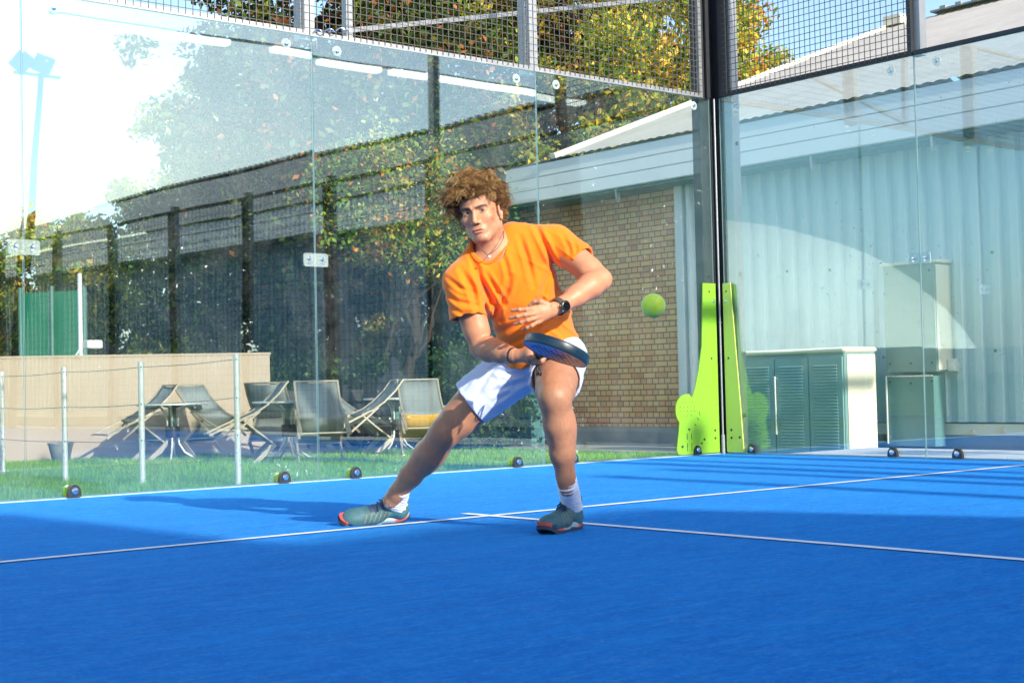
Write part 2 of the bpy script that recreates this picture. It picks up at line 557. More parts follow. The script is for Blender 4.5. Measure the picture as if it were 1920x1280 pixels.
BG = 'glass panels of the back wall'
labs = ['rear wall glass panel beside the corner posts, in front of the brick wall',
        'rear wall glass panel behind the player, between two upright seams',
        'rear wall glass panel in front of the beige garden wall',
        'rear wall glass panel at the far end beyond the third seam, cut by the frame',
        'rear wall glass panel farthest from the corner']
tl = [(.0, .0), (.10, .14), (-.08, .30), (.06, .30), (0, 0)]
for i in range(5):
    # built left to right seen from the court: local +x towards the corner
    p = (-2*(i+1), 0); q = (-2*i-(0.06 if i == 0 else 0), 0)
    r, L = glass_panel(labs[i], p, q, 3.0, BG, tl[i], 'corner_glass' if i == 0 else 'glass')
    fittings(r, L, 3.0, -1, True, i != 0, True)
SG = 'glass panels of the side wall'
sl = ['side wall glass panel beside the corner, in front of the low cabinet',
      'side wall glass panel past the thin seam, in front of the tall meter box']
for i in range(2):
    p = (0, -2*(i)-(.06 if i == 0 else 0)); q = (0, -2*(i+1))
    r, L = glass_panel(sl[i], p, q, 3.0, SG, ((.08, -.05) if i else (0, 0)), 'side_glass')
    fittings(r, L, 3.0, -1, True, i == 0, True)
    if i == 1:
        mb = MB(); mb.bbox((.0, -.016, 2.996), (L, .016, 3.03), .003); mb.build('reflection_strip', M['dark_steel'], r)  # added dark strip standing for the mesh frame's reflection

# ================================================================ wire mesh above the glass
def wire_panel(label, p, q, z0, z1, group, frame_mat, parent_off=(0, 0), step=.051, rw=.0022, nh=True):
    p = np.array(p, float); q = np.array(q, float); L = np.linalg.norm(q-p)
    r = empty('mesh_panel', (p[0], p[1], z0), math.atan2(q[1]-p[1], q[0]-p[0]))
    tag(r, label, 'mesh panel', group)
    H = z1-z0; fw = .035
    mb = MB()
    mb.box((0, -.018, 0), (L, .018, fw)); mb.box((0, -.018, H-fw), (L, .018, H))
    mb.box((0, -.0178, fw), (fw, .0178, H-fw)); mb.box((L-fw, -.0178, fw), (L, .0178, H-fw))
    mb.build('frame', frame_mat, r)
    mb = MB()
    n = int(L/step)
    for k in range(1, n):
        x = k*L/n; mb.bar((x, -.022, .012), (x, -.022, H-.01), rw*2, rw*2)
    m_ = int(H/step)
    for k in range(1, m_+1):
        z = k*step
        if z < H-.01: mb.bar((.004, -.022+rw*2, z), (L-.004, -.022+rw*2, z), rw*2, rw*2)
    mb.build('wire_grid', M['mesh_wire'], r)
    return r
MG = 'wire mesh panels above the glass'
ml = ['rear mesh panel beside the corner posts, in front of yellow leaves',
      'rear mesh panel above the player between two upright posts',
      'rear mesh panel above the seam where sky meets dark leaves',
      'rear mesh panel high over the farthest visible glass', 'rear mesh panel farthest from the corner']
for i in range(4):
    wire_panel(ml[i], (-2*(i+1)+.004, .03), (-2*i-(.12 if i == 0 else .004), .03), 3.0, 4.0, MG, M['galv'])
wire_panel('black side mesh panel with square wires in front of the open sky', (.0, -.12), (.0, -1.99), 3.0, 4.0, MG, M['black'])
PG = 'upright posts of the rear mesh'
pl = ['grey upright mesh post nearest the corner', 'grey upright mesh post over the seam above the player\'s arm side',
      'grey upright mesh post over the long seam with a bright wire clip', 'upright mesh post over the left seam']
for i in range(1, 4):
    mb = MB(); x = -2*i
    mb.box((x-.045, .055, 2.98), (x+.045, .14, 4.3))
    b = empty('mesh_post', (0, 0, 0)); tag(b, ['', 'grey upright mesh post above the player\'s head, between the mesh panels', 'grey upright mesh post over the long seam, beside a bright twisted wire', 'grey upright mesh post above the farthest seam'][i], 'post', PG)
    mb.build('upright', M['grey_steel'], b)
    for zz_ in (3.036, 3.5):
        mb = MB(); mb.box((x-.03, .014, zz_), (x+.03, .054, zz_+.014)); mb.build('bracket', M['black'], b)
# second post and sloping stay of the lamp gantry just behind the mesh
mb = MB()
A = at(655, 58, 10.7); B = at(1300, -8, 13.4)
mb.bar(A, B, .05, .035)
g = empty('stay_bar', tuple(A)); tag(g, 'long pale grey bar sloping up behind the wire mesh', 'bar')
o = mb.build('bar', M['galv'], None); o.parent = g; o.matrix_parent_inverse = Matrix.Translation(g.location).inverted()
mb = MB(); A0 = at(652, 74, 10.68); mb.bar((A0[0], A0[1], A0[2]-.02), (A0[0], A0[1], A0[2]+1.3), .055)
o = mb.build('upright', M['grey_steel'], None); o.parent = g; o.matrix_parent_inverse = Matrix.Translation(g.location).inverted()
# twisted wire clip
mb = MB()
c0 = at(590, 60, 9.95); c1 = at(655, 55, 10.1)
pts = [c0+(c1-c0)*t+np.array((0, 0, .012*math.sin(t*19)))+np.array((0, .01*math.cos(t*19), 0)) for t in np.linspace(0, 1, 30)]
mb.tube(pts, .005, 6)
tag(mb.build('wire_tie', M['chrome']), 'bright twisted wire tied at the foot of the mesh', 'wire')

# ================================================================ corner
def post(name, label, x0, y0, x1, y1, h, mat, extra=None):
    r = empty(name, ((x0+x1)/2, (y0+y1)/2, 0)); tag(r, label, 'post', 'steel posts of the court corner')
    cx, cy = (x0+x1)/2, (y0+y1)/2
    mb = MB(); mb.bbox((x0-cx, y0-cy, GZ), (x1-cx, y1-cy, h), .006); mb.build('shaft', mat, r)
    mb = MB(); mb.bbox((x0-cx-.002, y0-cy-.002, h), (x1-cx+.002, y1-cy+.002, h+.012), .003); mb.build('cap', M['black'], r)
    for z in (.32, 1.5, 2.6):
        mb = MB(); mb.lathe([(.016, 0), (.018, .005), (.012, .01)], (0, y0-cy, z), (0, -1, 0), 12)
        mb.build('bolt', M['black'], r)
    return r
post('corner_post', 'dark grey square corner post rising behind the lime cutout panel', -.150, .02, -.040, .12, 4.4, M['dark_steel'])
post('corner_post', 'pale grey square corner post beside the narrow lime panel', .014, -.19, .11, -.10, 4.4, M['galv'])
r = empty('corner_angle', (0, 0, 0)); tag(r, 'black angle bracket filling the gap between the two corner posts', 'bracket')
mb = MB(); mb.box((-.042, .03, -.01), (.06, .05, 4.3)); mb.box((.03, -.098, -.01), (.05, .028, 4.3)); mb.build('angle', M['black'], r)
for z in (1.28,):
    for (lo, hi, c_, n_) in (((-.12, -.012, z-.03), (-.05, -.0062, z+.03), (-.085, -.012, z), (0, -1, 0)), ((-.012, -.12, z-.03), (-.0062, -.06, z+.03), (-.012, -.085, z), (-1, 0, 0))):
        mb = MB(); mb.bbox(lo, hi, .002); p_ = mb.build('joint_plate', M['black'], r)
        m2 = MB(); m2.lathe([(.014, 0), (.015, .006), (.009, .012)], c_, n_, 12); m2.build('bolt', M['chrome'], p_)
mb = MB()
mb.tube([(-.03, -.03, .02), (-.03, -.03, 2.99)], .008, 10); mb.tube([(-.03, -.03, .0), (-.03, -.03, .16)], .016, 10)
mb.tube([(-.03, -.03, 1.10), (-.03, -.03, 1.105)], .0165, 10)
tag(mb.build('corner_pipe', M['grey_steel']), 'thin bright vertical pipe in the glass corner', 'pipe')
mb = MB()   # black vertical mesh frame bars above the corner
for (x, y) in ((-.115, -.0), (-.15, .0), (-.19, .0)):
    mb.box((x-.008, .045, 3.02), (x+.008, .06, 4.4))
mb.box((-.012, -.115, 3.0), (.006, -.07, 4.4)); mb.box((-.09, -.012, 3.0), (-.05, .006, 4.4))
tag(mb.build('mesh_corner_frame', M['black']), 'black stacked bars where the two mesh runs meet above the corner', 'frame')

# lime guard panels
def guard(label, plane, cut):
    """plane 'b' on the back wall, 's' on the side wall; outline in (along, z)"""
    if cut:
        o = [(.06, .015), (.06, 1.43), (.175, 1.43), (.20, .90), (.235, .70)]
        o += [(.27, .56), (.30, .475)]
        for k in range(13):          # racket head bulge
            a = math.radians(60+k*17); o.append((.385-.105*math.cos(math.pi-a) if False else .375+.10*math.cos(a), .36+.125*math.sin(a))) if False else None
        cx, cz, rx, rz = .345, .375, .105, .135
        for k in range(12):
            a = math.radians(100-k*13.2)
            o.append((cx+rx*math.cos(a), cz+rz*math.sin(a)))
        o += [(.425, .20), (.442, .09), (.446, .05), (.435, .02), (.40, .012)]
    else:
        o = [(.06, .015), (.06, 1.43), (.135, 1.43), (.17, .9), (.20, .45), (.225, .015)]
    def P(a, z, off): return (-a, -off, z) if plane == 'b' else (-off, -a, z)
    o = [(.06+(a-.06)*(1.33 if cut else 1.12), z) for a, z in o]
    r = empty('corner_guard', (0, 0, 0)); tag(r, label, 'guard panel', 'lime guard panels in the court corner')
    off = .008; th = .010
    mb = MB(); mb.prism([P(a, z, off) for a, z in o], P(0, 0, th))
    mb.build('panel', M['pad_green'] if cut else M['pad_sunlit'], r)
    holes = ([(.12, 1.36, .008), (.115, .80, .009), (.10, .20, .010), (.10, .135, .010), (.20, .13, .010), (.225, .10, .009), (.40, .08, .012)]
             if cut else [(.095, 1.36, .007), (.10, .80, .009), (.11, .20, .010), (.11, .135, .010), (.19, .14, .010)])
    for a, z, rr in holes:
        a = .06+(a-.06)*(1.33 if cut else 1.12)
        mb = MB(); mb.lathe([(rr, 0), (rr*1.05, .003), (rr*.6, .006)], P(a, z, off+th), (0, -1, 0) if plane == 'b' else (-1, 0, 0), 12)
        mb.build('screw', M['black'], r)
    if cut:   # drilled racket face and grip drawn in the panel
        for j, row in enumerate((4, 5, 5, 3)):
            for k in range(row):
                a = .44+(k-(row-1)/2)*.042; z = .44-j*.036
                mb = MB(); mb.lathe([(.0045, 0), (.0045, .0012)], P(a, z, off+th), (0, -1, 0), 8); mb.build('drill_hole', M['black'], r)
        for a in (.40, .452):
            for (z0, z1) in ((.04, .105), (.135, .185)):
                mb = MB(); mb.bar(P(a, z0, off+th+.001), P(a, z1, off+th+.001), .005, .002, (0, 1, 0)); mb.build('cut_slot', M['black'], r)
        for (a0, z0, a1, z1) in ((.31, .29, .326, .31), (.34, .24, .362, .262), (.292, .33, .298, .36)):
            mb = MB(); mb.bar(P(a0, z0, off+th+.001), P(a1, z1, off+th+.001), .004, .002, (0, 1, 0)); mb.build('cut_slot', M['black'], r)
        mb = MB(); mb.prism([P(.41, .225, off+th), P(.444, .225, off+th), P(.427, .205, off+th)], P(0, 0, .0015))
        mb.build('cut_arrow', M['black'], r)
guard('lime green guard panel with a racket shaped cutout at its foot', 'b', True)
guard('narrow lime guard panel, coloured as sunlit, beside the low cabinet', 's', False)

# posts and mesh fence farther along the side wall (seen in reflections, casting the long streaks)
FG = 'steel posts along the side wall'
plabel = ['slim grey side wall post ending the tall mesh section', 'side wall post at the end of the glass']
for k in range(1, 9):
    y = -2*k-.0
    r = empty('side_post', (.05, y, 0))
    tag(r, 'slim pale grey post behind the side glass seam, rising beside the black mesh' if k == 1 else 'pale grey square post along the side fence past the glass, '+['', 'first', 'second', 'third', 'fourth', 'fifth', 'sixth', 'seventh', 'eighth'][k-1]+' from the glass', 'post', None if k == 1 else FG)
    mb = MB(); z0 = 3.0 if k == 1 else GZ
    mb.box((-.03, -.045, z0), (.05, .045, 4.35 if k <= 2 else 3.05)); mb.build('shaft', M['galv'], r)
    mb = MB(); mb.box((-.032, -.047, 4.35 if k <= 2 else 3.05), (.052, .047, 4.362 if k <= 2 else 3.062)); mb.build('cap', M['black'], r)
for k in range(2, 9):
    wire_panel('wire mesh fence panel, '+['first', 'second', 'third', 'fourth', 'fifth', 'sixth', 'seventh'][k-2]+' one past the side glass', (.0, -2*k-.03), (.0, -2*k-1.97), .05, 3.0, 'wire mesh fence panels along the side', M['black'], step=.10, rw=.002)
# ================================================================ sports hall beyond the side wall
hall = empty('sports_hall', (0, 0, 0))
tag(hall, 'long low hall with brick end, corrugated blue cladding, pale fascia and white pitched roof', 'building')
X0 = 4.7
mb = MB(); mb.box((X0, 4.85, GZ+.28), (X0+.3, 8.1, 3.4)); mb.box((X0+.3, 7.8, GZ+.28), (X0+14, 8.1, 3.4))
mb.build('brick_wall', M['brick'], hall)
mb = MB(); mb.box((X0-.03, 4.80, GZ-.3), (X0+.27, 8.13, GZ+.277)); mb.build('plinth', M['concrete'], hall)
# corrugated cladding: trapezoid ribs
mb = MB()
prof = [(0, 0), (.085, 0), (.115, -.06), (.20, -.06), (.23, 0)]
y = 4.78; pts = []
while y > -40:
    for (dy, dx) in prof[:-1]: pts.append((X0-.02+dx, y-dy))
    y -= .23
vs = []
for (x, yy) in pts: vs += [(x, yy, GZ+.36), (x, yy, 3.42)]
mb.add(vs, [(2*i, 2*i+2, 2*i+3, 2*i+1) for i in range(len(pts)-1)])
mb.build('cladding', M['clad'], hall)
for yy in (-.55, -3.4, -6.2):
    mb = MB(); mb.box((X0-.090, yy-.006, GZ+.4), (X0-.081, yy+.006, 3.25)); mb.build('cladding_joint', M['teal_paint'], hall)
rr = random.Random(5)
for k in range(9):
    yy = 4.5-k*.7+rr.uniform(-.05, .05)
    for z in (.85, 1.9):
        mb = MB(); mb.lathe([(.018, 0), (.018, .006)], (X0-.082, yy, z+rr.uniform(-.02, .02)), (-1, 0, 0), 8); mb.build('cladding_screw', M['teal_paint'], hall)
mb = MB(); mb.box((X0-.06, -1.62, GZ+.22), (X0-.01, 4.7, GZ+.34)); mb.box((X0-.10, -40, GZ+.22), (X0-.01, -1.9, GZ+.34)); mb.build('sill_rail', M['cream'], hall)
mb = MB(); mb.box((X0+.02, -40, GZ-.1), (X0+.28, 4.78, GZ+.35)); mb.build('base_wall', M['concrete'], hall)
# corner flashing and pipe
mb = MB(); mb.bbox((X0-.13, 4.72, GZ), (X0-.005, 4.86, 3.35), .01); mb.build('corner_flashing', M['fascia'], hall)
mb = MB(); mb.tube([(X0-.09, 4.62, GZ), (X0-.09, 4.62, 3.3)], .05, 12); mb.build('downpipe', M['fascia'], hall)
mb = MB(); mb.tube([(X0+.3, 8.3, GZ), (X0+.3, 8.3, 3.2)], .07, 12); mb.tube([(X0+.02, 8.22, 2.55), (X0+.02, 8.22, 3.2)], .09, 14); mb.build('downpipe', M['teal_paint'], hall)
# fascia: three lapped boards, leaning steps
FX = 4.2
zz = [(3.19, 3.36, .00), (3.365, 3.53, .02), (3.535, 3.72, .04)]
for (a, b, o_) in zz:
    mb = MB(); mb.prism([(FX+o_, 7.85, a), (FX+o_-.012, 7.85, a+.012), (FX+o_+.008, 7.85, b), (FX+.5, 7.85, b), (FX+.5, 7.85, a)], (0, -48, 0))
    mb.build('fascia_board', M['fascia'], hall)
mb = MB(); mb.box((FX+.03, -40.1, 3.15), (X0+.02, 7.84, 3.188)); mb.build('soffit', M['teal_paint'], hall)
for k in range(17):
    yy = 7.2-k*1.62
    mb = MB(); mb.prism([(FX+.02, yy-.02, 3.19), (FX+.09, yy-.02, 3.19), (FX+.055, yy-.02, 3.03), (FX+.035, yy-.02, 3.03)], (0, .035, 0))
    mb.tube([(FX+.045, yy, 3.05), (FX+.06, yy, 3.00), (FX+.09, yy, 3.03), (FX+.10, yy, 3.14)], .009, 6)
    mb.build('gutter_bracket', M['grey_steel'], hall)
# roof: corrugated sheet
RX, RZ = 12.2, 6.72; EZ = 3.75
def roof_side(x0, z0, x1, z1, y0=6.75, y1=-40.0):
    mb = MB(); vs = []; n = int((y0-y1)/.04)
    ph = [0, .010, .016, .010]
    for i in range(n+1):
        yy = y0-i*.04; h = ph[i % 4]
        vs += [(x0, yy, z0+h), (x1, yy, z1+h)]
    mb.add(vs, [(2*i, 2*i+1, 2*i+3, 2*i+2) for i in range(n)])
    return mb
roof_side(FX+.02, EZ, RX, RZ).build('roof', M['roof'], hall)
rf = roof_side(RX, RZ, 20.2, EZ).build('roof', M['roof'], hall)
mb = MB(); mb.add([(X0, 7.0, 3.4), (19.6, 7.0, 3.4), (19.6, 7.0, 3.72), (RX, 6.7, RZ-.06), (X0, 7.0, 3.72)], [(0, 1, 2, 3, 4)])
mb.add([(FX+.1, 7.84, 3.74), (19.8, 7.84, 3.74), (19.8, 6.7, 3.9), (FX+.1, 6.7, 3.79)], [(0, 1, 2, 3)])
mb.build('gable', M['white_metal'], hall)
mb = MB(); mb.bar((FX, 6.78, EZ+.03), (RX, 6.78, RZ+.03), .10, .07); mb.bar((RX-.3, 6.6, RZ+.03), (RX+.8, 6.6, RZ+.05), .35, .16); mb.build('verge_trim', M['cream'], hall)
mb = MB()
for i in range(150):
    yy = 5.7-i*.30; mb.box((RX-.22, yy-.11, RZ+.03), (RX+.2, yy+.0, RZ+.085))
mb.box((RX-.2, -40, RZ+.02), (RX+.2, 5.9, RZ+.05))
mb.build('ridge_cap', M['grey_steel'], hall)

# outdoor cabinet row
cab = empty('utility_cabinet', (3.62, 2.95, GZ)); tag(cab, 'low grey outdoor cabinet row with louvred doors and an end coloured as sunlit', 'cabinet')
Wd, Ln, Hh = .55, 1.47, 1.20
mb = MB(); mb.bbox((.0, -Ln, 0), (Wd, 0, Hh-.06), .012); mb.build('body', M['cab_paint'] if 'cab_paint' in M else simple('cabinet_paint', (.20, .34, .36), .4, 0, .06, 5), cab)
mb = MB(); mb.bbox((-.028, -Ln-.016, Hh-.06), (Wd+.02, .02, Hh), .02); mb.build('top', M['cream'], cab)
mb = MB(); mb.bbox((.03, -Ln-.012, .02), (Wd-.02, -Ln-.001, Hh-.08), .004); mb.build('sunlit_end', M['cream'], cab)  # the sunlit look of this end is put into its cream colour
cp = simple('cabinet_door_paint', (.18, .34, .37), .4, 0, .06, 5)
for (y0, y1, lou) in ((-.02, -.50, 1), (-.515, -.98, 1), (-.995, -1.45, 2)):
    mb = MB(); mb.bbox((-.022, y1, .03), (-.001, y0, Hh-.10), .004); d = mb.build('door', cp, cab)
    mb = MB(); zt = Hh-.2; k = 0
    while zt > .10:
        mb.prism([(-.034, y1+.07, zt), (-.0225, y1+.07, zt+.014), (-.0225, y1+.07, zt-.012)], (0, (y0-y1)-.14, 0)); zt -= .034
    mb.build('louvre', cp, d)
mb = MB(); mb.tube([(-.045, -.535, .25), (-.05, -.535, .9)], .010, 8); mb.tube([(-.045, -.535, .27), (-.02, -.535, .27)], .007, 6); mb.tube([(-.05, -.535, .88), (-.02, -.535, .88)], .007, 6); mb.build('handle', M['alu'], cab)

# meter box on the hall wall
box = empty('meter_box', (4.38, 1.5, 0)); tag(box, 'tall grey meter box fixed to the corrugated hall wall with a side coloured as sunlit', 'box')
mb = MB(); mb.bbox((0, -.66, .66), (.30, 0, 1.84), .008); mb.build('body', simple('meter_box_paint', (.15, .25, .26), .4, 0, .06, 5), box)
mb = MB(); mb.bbox((.02, -.672, .68), (.29, -.661, 1.82), .003); mb.build('sunlit_side', M['cream'], box)  # cream stands in for sun falling on this side
mb = MB(); mb.bbox((-.03, -.70, 1.84), (.32, .03, 1.875), .008); mb.build('lid', M['cream'], box)
mb = MB(); mb.bbox((-.012, -.62, -.15), (.18, -.02, .62), .006); mb.build('lower_door', simple('lower_door_paint', (.11, .22, .24), .4, 0, .06, 5), box)
mb = MB(); mb.tube([(-.03, -.02, -.12), (-.03, -.02, .62)], .012, 8); mb.tube([(-.03, -.02, .62), (-.03, -.62, .62)], .008, 8); mb.build('conduit', M['alu'], box)
mb = MB(); mb.bbox((.16, -.78, .66), (.30, -.675, .80), .01); mb.tube([(.20, -.79, .70), (.30, -.80, .70), (.33, -.80, .74), (.30, -.80, .79), (.2, -.79, .79)], .008, 6); mb.build('lock', M['alu'], box)
for (y, z) in ((-.06, 1.76), (-.60, 1.76), (-.06, .76), (-.33, .76), (-.60, .76), (-.06, .56), (-.33, .54), (-.60, .56)):
    mb = MB(); mb.lathe([(.012, 0), (.012, .006)], (-.0005 if z > .6 else -.0125, y, z), (-1, 0, 0), 8); mb.build('screw', M['black'], box)
# ================================================================ leaves and trees
LEAFV = None
def leaf_cloud(centers, radii, counts, size, palette, seed, flat=1.0, low=None):
    """folded leaf faces scattered in clumps. palette: list of (weight, rgb)"""
    rg = np.random.default_rng(seed)
    P = []; C = []
    pal = np.array([p[1] for p in palette]); w = np.array([p[0] for p in palette], float); w /= w.sum()
    for c, r, n in zip(centers, radii, counts):
        d = rg.normal(size=(n, 3)); d /= np.linalg.norm(d, axis=1)[:, None]
        rad = r*rg.random(n)**.45
        p = c+d*rad[:, None]*np.array((1, 1, flat))
        bias = rg.integers(0, len(pal), 1)[0]
        wi = w*1.0; wi[bias] += .5; wi /= wi.sum()
        k = rg.choice(len(pal), n, p=wi)
        col = pal[k]*rg.uniform(.65, 1.3, (n, 1))
        P.append(p); C.append(col)
    P = np.concatenate(P); C = np.concatenate(C); n = len(P)
    a = rg.normal(size=(n, 3)); a /= np.linalg.norm(a, axis=1)[:, None]
    b = rg.normal(size=(n, 3)); b -= a*(a*b).sum(1)[:, None]; b /= np.linalg.norm(b, axis=1)[:, None]
    nrm = np.cross(a, b)
    s = size*rg.uniform(.6, 1.35, (n, 1))
    V = np.stack([P-a*s*.5, P+b*s*.26+nrm*s*.10, P+a*s*.5, P-b*s*.26+nrm*s*.10], 1).reshape(-1, 3)
    F = np.arange(4*n).reshape(-1, 4)
    return V, F, np.repeat(C, 4, 0)

def limb(mb, p, q, r0, r1, rg, n=6, wob=.06):
    p = np.array(p, float); q = np.array(q, float); L = np.linalg.norm(q-p)
    pts = [p+(q-p)*t+rg.normal(size=3)*wob*L*(0 if t in (0, 1) else .5) for t in np.linspace(0, 1, n)]
    mb.tube(pts, list(np.linspace(r0, r1, n)), 8)
    return pts

def tree(label, name, x, y, h, crown_r, crown_z0, n_clumps, per, size, palette, seed, trunk_r=.16, group='trees beyond the lawn', clump=.5, cat='tree', squash=1.0):
    rg = np.random.default_rng(seed)
    r = empty(name, (x, y, GZ)); tag(r, label, cat, group)
    mb = MB()
    top = np.array((rg.normal()*.2, rg.normal()*.2, h*.75))
    tr = limb(mb, (0, 0, -.1), top, trunk_r, trunk_r*.3, rg, 9, .03)
    cc = []; tips = []
    cz = (crown_z0+h)/2; hz = (h-crown_z0)/2
    for i in range(n_clumps):
        while True:
            u = rg.uniform(-1, 1, 3)
            l = np.linalg.norm(u)
            if .35 < l < 1: break
        lump = 1+.12*math.sin(3.1*u[0]*3+seed)+.10*math.sin(2.3*u[1]*3+u[2]*4)
        wz = 1-.25*max(0, u[2])
        c = np.array((u[0]*crown_r*wz*lump, u[1]*crown_r*wz*squash*lump, cz+u[2]*hz*(.9+.1*lump)))
        cc.append(c)
    for i in range(26):
        c = cc[rg.integers(0, len(cc))]
        b = tr[int(rg.integers(2, len(tr)))]
        limb(mb, b, b+(c-b)*.9, trunk_r*.3, trunk_r*.06, rg, 6, .08)
    mb.build('trunk', M['bark'], r, True)
    rad = rg.uniform(.55, 1.25, n_clumps)*clump
    cnt = (per*(rad/clump)**1.6).astype(int)+5
    V, F, C = leaf_cloud(np.array(cc), rad, cnt, size, palette, seed+1, .8)
    me = np_mesh('crown', V, F, C)
    link_mesh('crown', me, M['leaf'], r)
    return r

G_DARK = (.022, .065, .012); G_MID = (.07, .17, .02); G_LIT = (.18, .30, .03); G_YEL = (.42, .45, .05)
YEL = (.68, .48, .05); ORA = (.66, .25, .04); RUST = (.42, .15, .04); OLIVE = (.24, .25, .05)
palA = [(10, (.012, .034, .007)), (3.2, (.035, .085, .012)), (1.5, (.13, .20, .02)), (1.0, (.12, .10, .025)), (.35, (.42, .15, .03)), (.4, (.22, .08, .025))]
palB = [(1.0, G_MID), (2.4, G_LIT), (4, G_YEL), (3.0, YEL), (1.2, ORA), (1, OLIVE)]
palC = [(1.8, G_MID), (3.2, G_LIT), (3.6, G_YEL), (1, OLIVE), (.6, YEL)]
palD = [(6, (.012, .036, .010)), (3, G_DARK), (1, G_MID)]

def gp(px, depth, py=None):
    p = at(px, 700, depth); return float(p[0]), float(p[1])

def T(label, px, depth, h, cr, z0, nc, per, size, pal, seed, **k):
    x, y = gp(px, depth); return tree(label, k.pop('name', 'leafy_tree'), x, y, h, cr, z0, nc, per, size, pal, seed, **k)
TREES = True
if TREES:
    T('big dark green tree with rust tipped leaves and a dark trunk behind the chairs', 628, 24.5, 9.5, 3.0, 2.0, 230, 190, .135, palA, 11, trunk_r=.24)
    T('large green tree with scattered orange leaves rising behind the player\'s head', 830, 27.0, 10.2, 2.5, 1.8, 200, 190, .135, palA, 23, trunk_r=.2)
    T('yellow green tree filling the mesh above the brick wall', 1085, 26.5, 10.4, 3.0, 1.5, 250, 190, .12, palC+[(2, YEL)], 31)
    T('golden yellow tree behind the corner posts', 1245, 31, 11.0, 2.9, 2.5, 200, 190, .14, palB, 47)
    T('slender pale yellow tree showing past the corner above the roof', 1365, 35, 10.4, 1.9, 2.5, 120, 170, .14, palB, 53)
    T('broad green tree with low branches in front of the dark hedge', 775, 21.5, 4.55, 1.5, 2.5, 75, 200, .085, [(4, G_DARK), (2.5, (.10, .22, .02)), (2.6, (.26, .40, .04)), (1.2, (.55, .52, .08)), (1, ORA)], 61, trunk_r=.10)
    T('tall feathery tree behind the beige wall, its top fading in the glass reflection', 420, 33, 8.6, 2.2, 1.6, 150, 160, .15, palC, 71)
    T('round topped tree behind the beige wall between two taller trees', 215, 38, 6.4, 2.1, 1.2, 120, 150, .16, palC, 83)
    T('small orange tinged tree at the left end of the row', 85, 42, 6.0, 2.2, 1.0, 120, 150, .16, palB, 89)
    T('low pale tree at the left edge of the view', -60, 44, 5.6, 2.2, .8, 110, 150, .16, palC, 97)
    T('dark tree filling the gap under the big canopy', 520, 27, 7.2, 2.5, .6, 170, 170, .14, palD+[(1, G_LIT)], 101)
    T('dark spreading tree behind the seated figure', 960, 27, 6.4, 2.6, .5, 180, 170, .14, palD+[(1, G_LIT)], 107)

# hedges and bushes beyond the lawn
def hedge(label, name, p, q, w, h, n, per, size, pal, seed, group=None):
    rg = np.random.default_rng(seed)
    p = np.array(p, float); q = np.array(q, float)
    d = q-p; L = np.linalg.norm(d); d /= L; s = np.array((-d[1], d[0]))
    r = empty(name, (p[0], p[1], GZ)); tag(r, label, 'hedge' if 'hedge' in name else 'bush', group)
    cc = []
    for i in range(n):
        a, b, z = rg.uniform(0, L), rg.uniform(-w/2, w/2), rg.uniform(.1, h)*(1+.12*math.sin(i))
        v = d*a+s*b; cc.append((v[0], v[1], z))
    rad = rg.uniform(.2, .42, n)*min(1, h)
    V, F, C = leaf_cloud(np.array(cc), rad, np.full(n, per), size, pal, seed+1)
    link_mesh('foliage', np_mesh('foliage', V, F, C), M['leaf'], r)
    mb = MB()
    for i in range(max(3, int(L))):
        v = d*(i+.5)*L/max(3, int(L)); limb(mb, (v[0], v[1], -.05), (v[0]+rg.normal()*.1, v[1]+rg.normal()*.1, h*.8), .03, .01, rg, 4)
    mb.build('stems', M['bark'], r)
    return r
def gpp(px, d): return np.array(gp(px, d))
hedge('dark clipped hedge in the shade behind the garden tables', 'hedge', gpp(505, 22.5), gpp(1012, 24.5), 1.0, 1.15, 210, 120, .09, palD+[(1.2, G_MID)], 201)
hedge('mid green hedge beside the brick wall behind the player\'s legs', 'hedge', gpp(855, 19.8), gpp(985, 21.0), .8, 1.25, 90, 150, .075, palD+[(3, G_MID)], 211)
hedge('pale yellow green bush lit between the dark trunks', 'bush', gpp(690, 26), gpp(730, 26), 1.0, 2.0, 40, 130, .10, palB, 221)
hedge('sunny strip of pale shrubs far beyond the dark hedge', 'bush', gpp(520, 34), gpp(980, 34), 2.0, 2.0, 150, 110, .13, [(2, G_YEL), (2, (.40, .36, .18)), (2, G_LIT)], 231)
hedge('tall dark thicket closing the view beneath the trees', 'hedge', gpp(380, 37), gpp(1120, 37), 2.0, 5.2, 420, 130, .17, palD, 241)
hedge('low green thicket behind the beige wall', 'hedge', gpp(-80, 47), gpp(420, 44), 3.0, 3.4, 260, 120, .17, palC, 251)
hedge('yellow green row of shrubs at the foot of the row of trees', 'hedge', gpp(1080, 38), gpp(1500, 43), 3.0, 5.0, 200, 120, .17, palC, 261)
# low dark board fence under the trees
r = empty('garden_fence', (0, 0, 0)); tag(r, 'low dark slatted fence between the lawn and the trees', 'fence')
mb = MB(); A = gpp(505, 21.6); B = gpp(880, 23.4); 
for z in (.12, .34, .56, .78): mb.bar((A[0], A[1], GZ+z), (B[0], B[1], GZ+z), .02, .18)
mb.build('board', M['black'], r)
for t_ in np.linspace(.02, .98, 7):
    c = A+(B-A)*t_; mb = MB(); mb.box((c[0]-.04, c[1]-.10, GZ), (c[0]+.04, c[1]-.02, GZ+.95)); mb.build('post', M['black'], r)
# blue green gate post near the brick
x, y = gp(996, 20.6)
mb = MB(); mb.bbox((x-.12, y-.12, GZ), (x+.12, y+.12, GZ+1.75), .01)
r = empty('gate_post', (0, 0, 0)); tag(r, 'square blue green post between the hedge and the brick wall', 'post'); mb.build('shaft', M['teal_paint'], r)
mb = MB(); mb.bbox((x-.14, y-.14, GZ+1.75), (x+.14, y+.14, GZ+1.80), .01); mb.build('cap', M['teal_paint'], r)

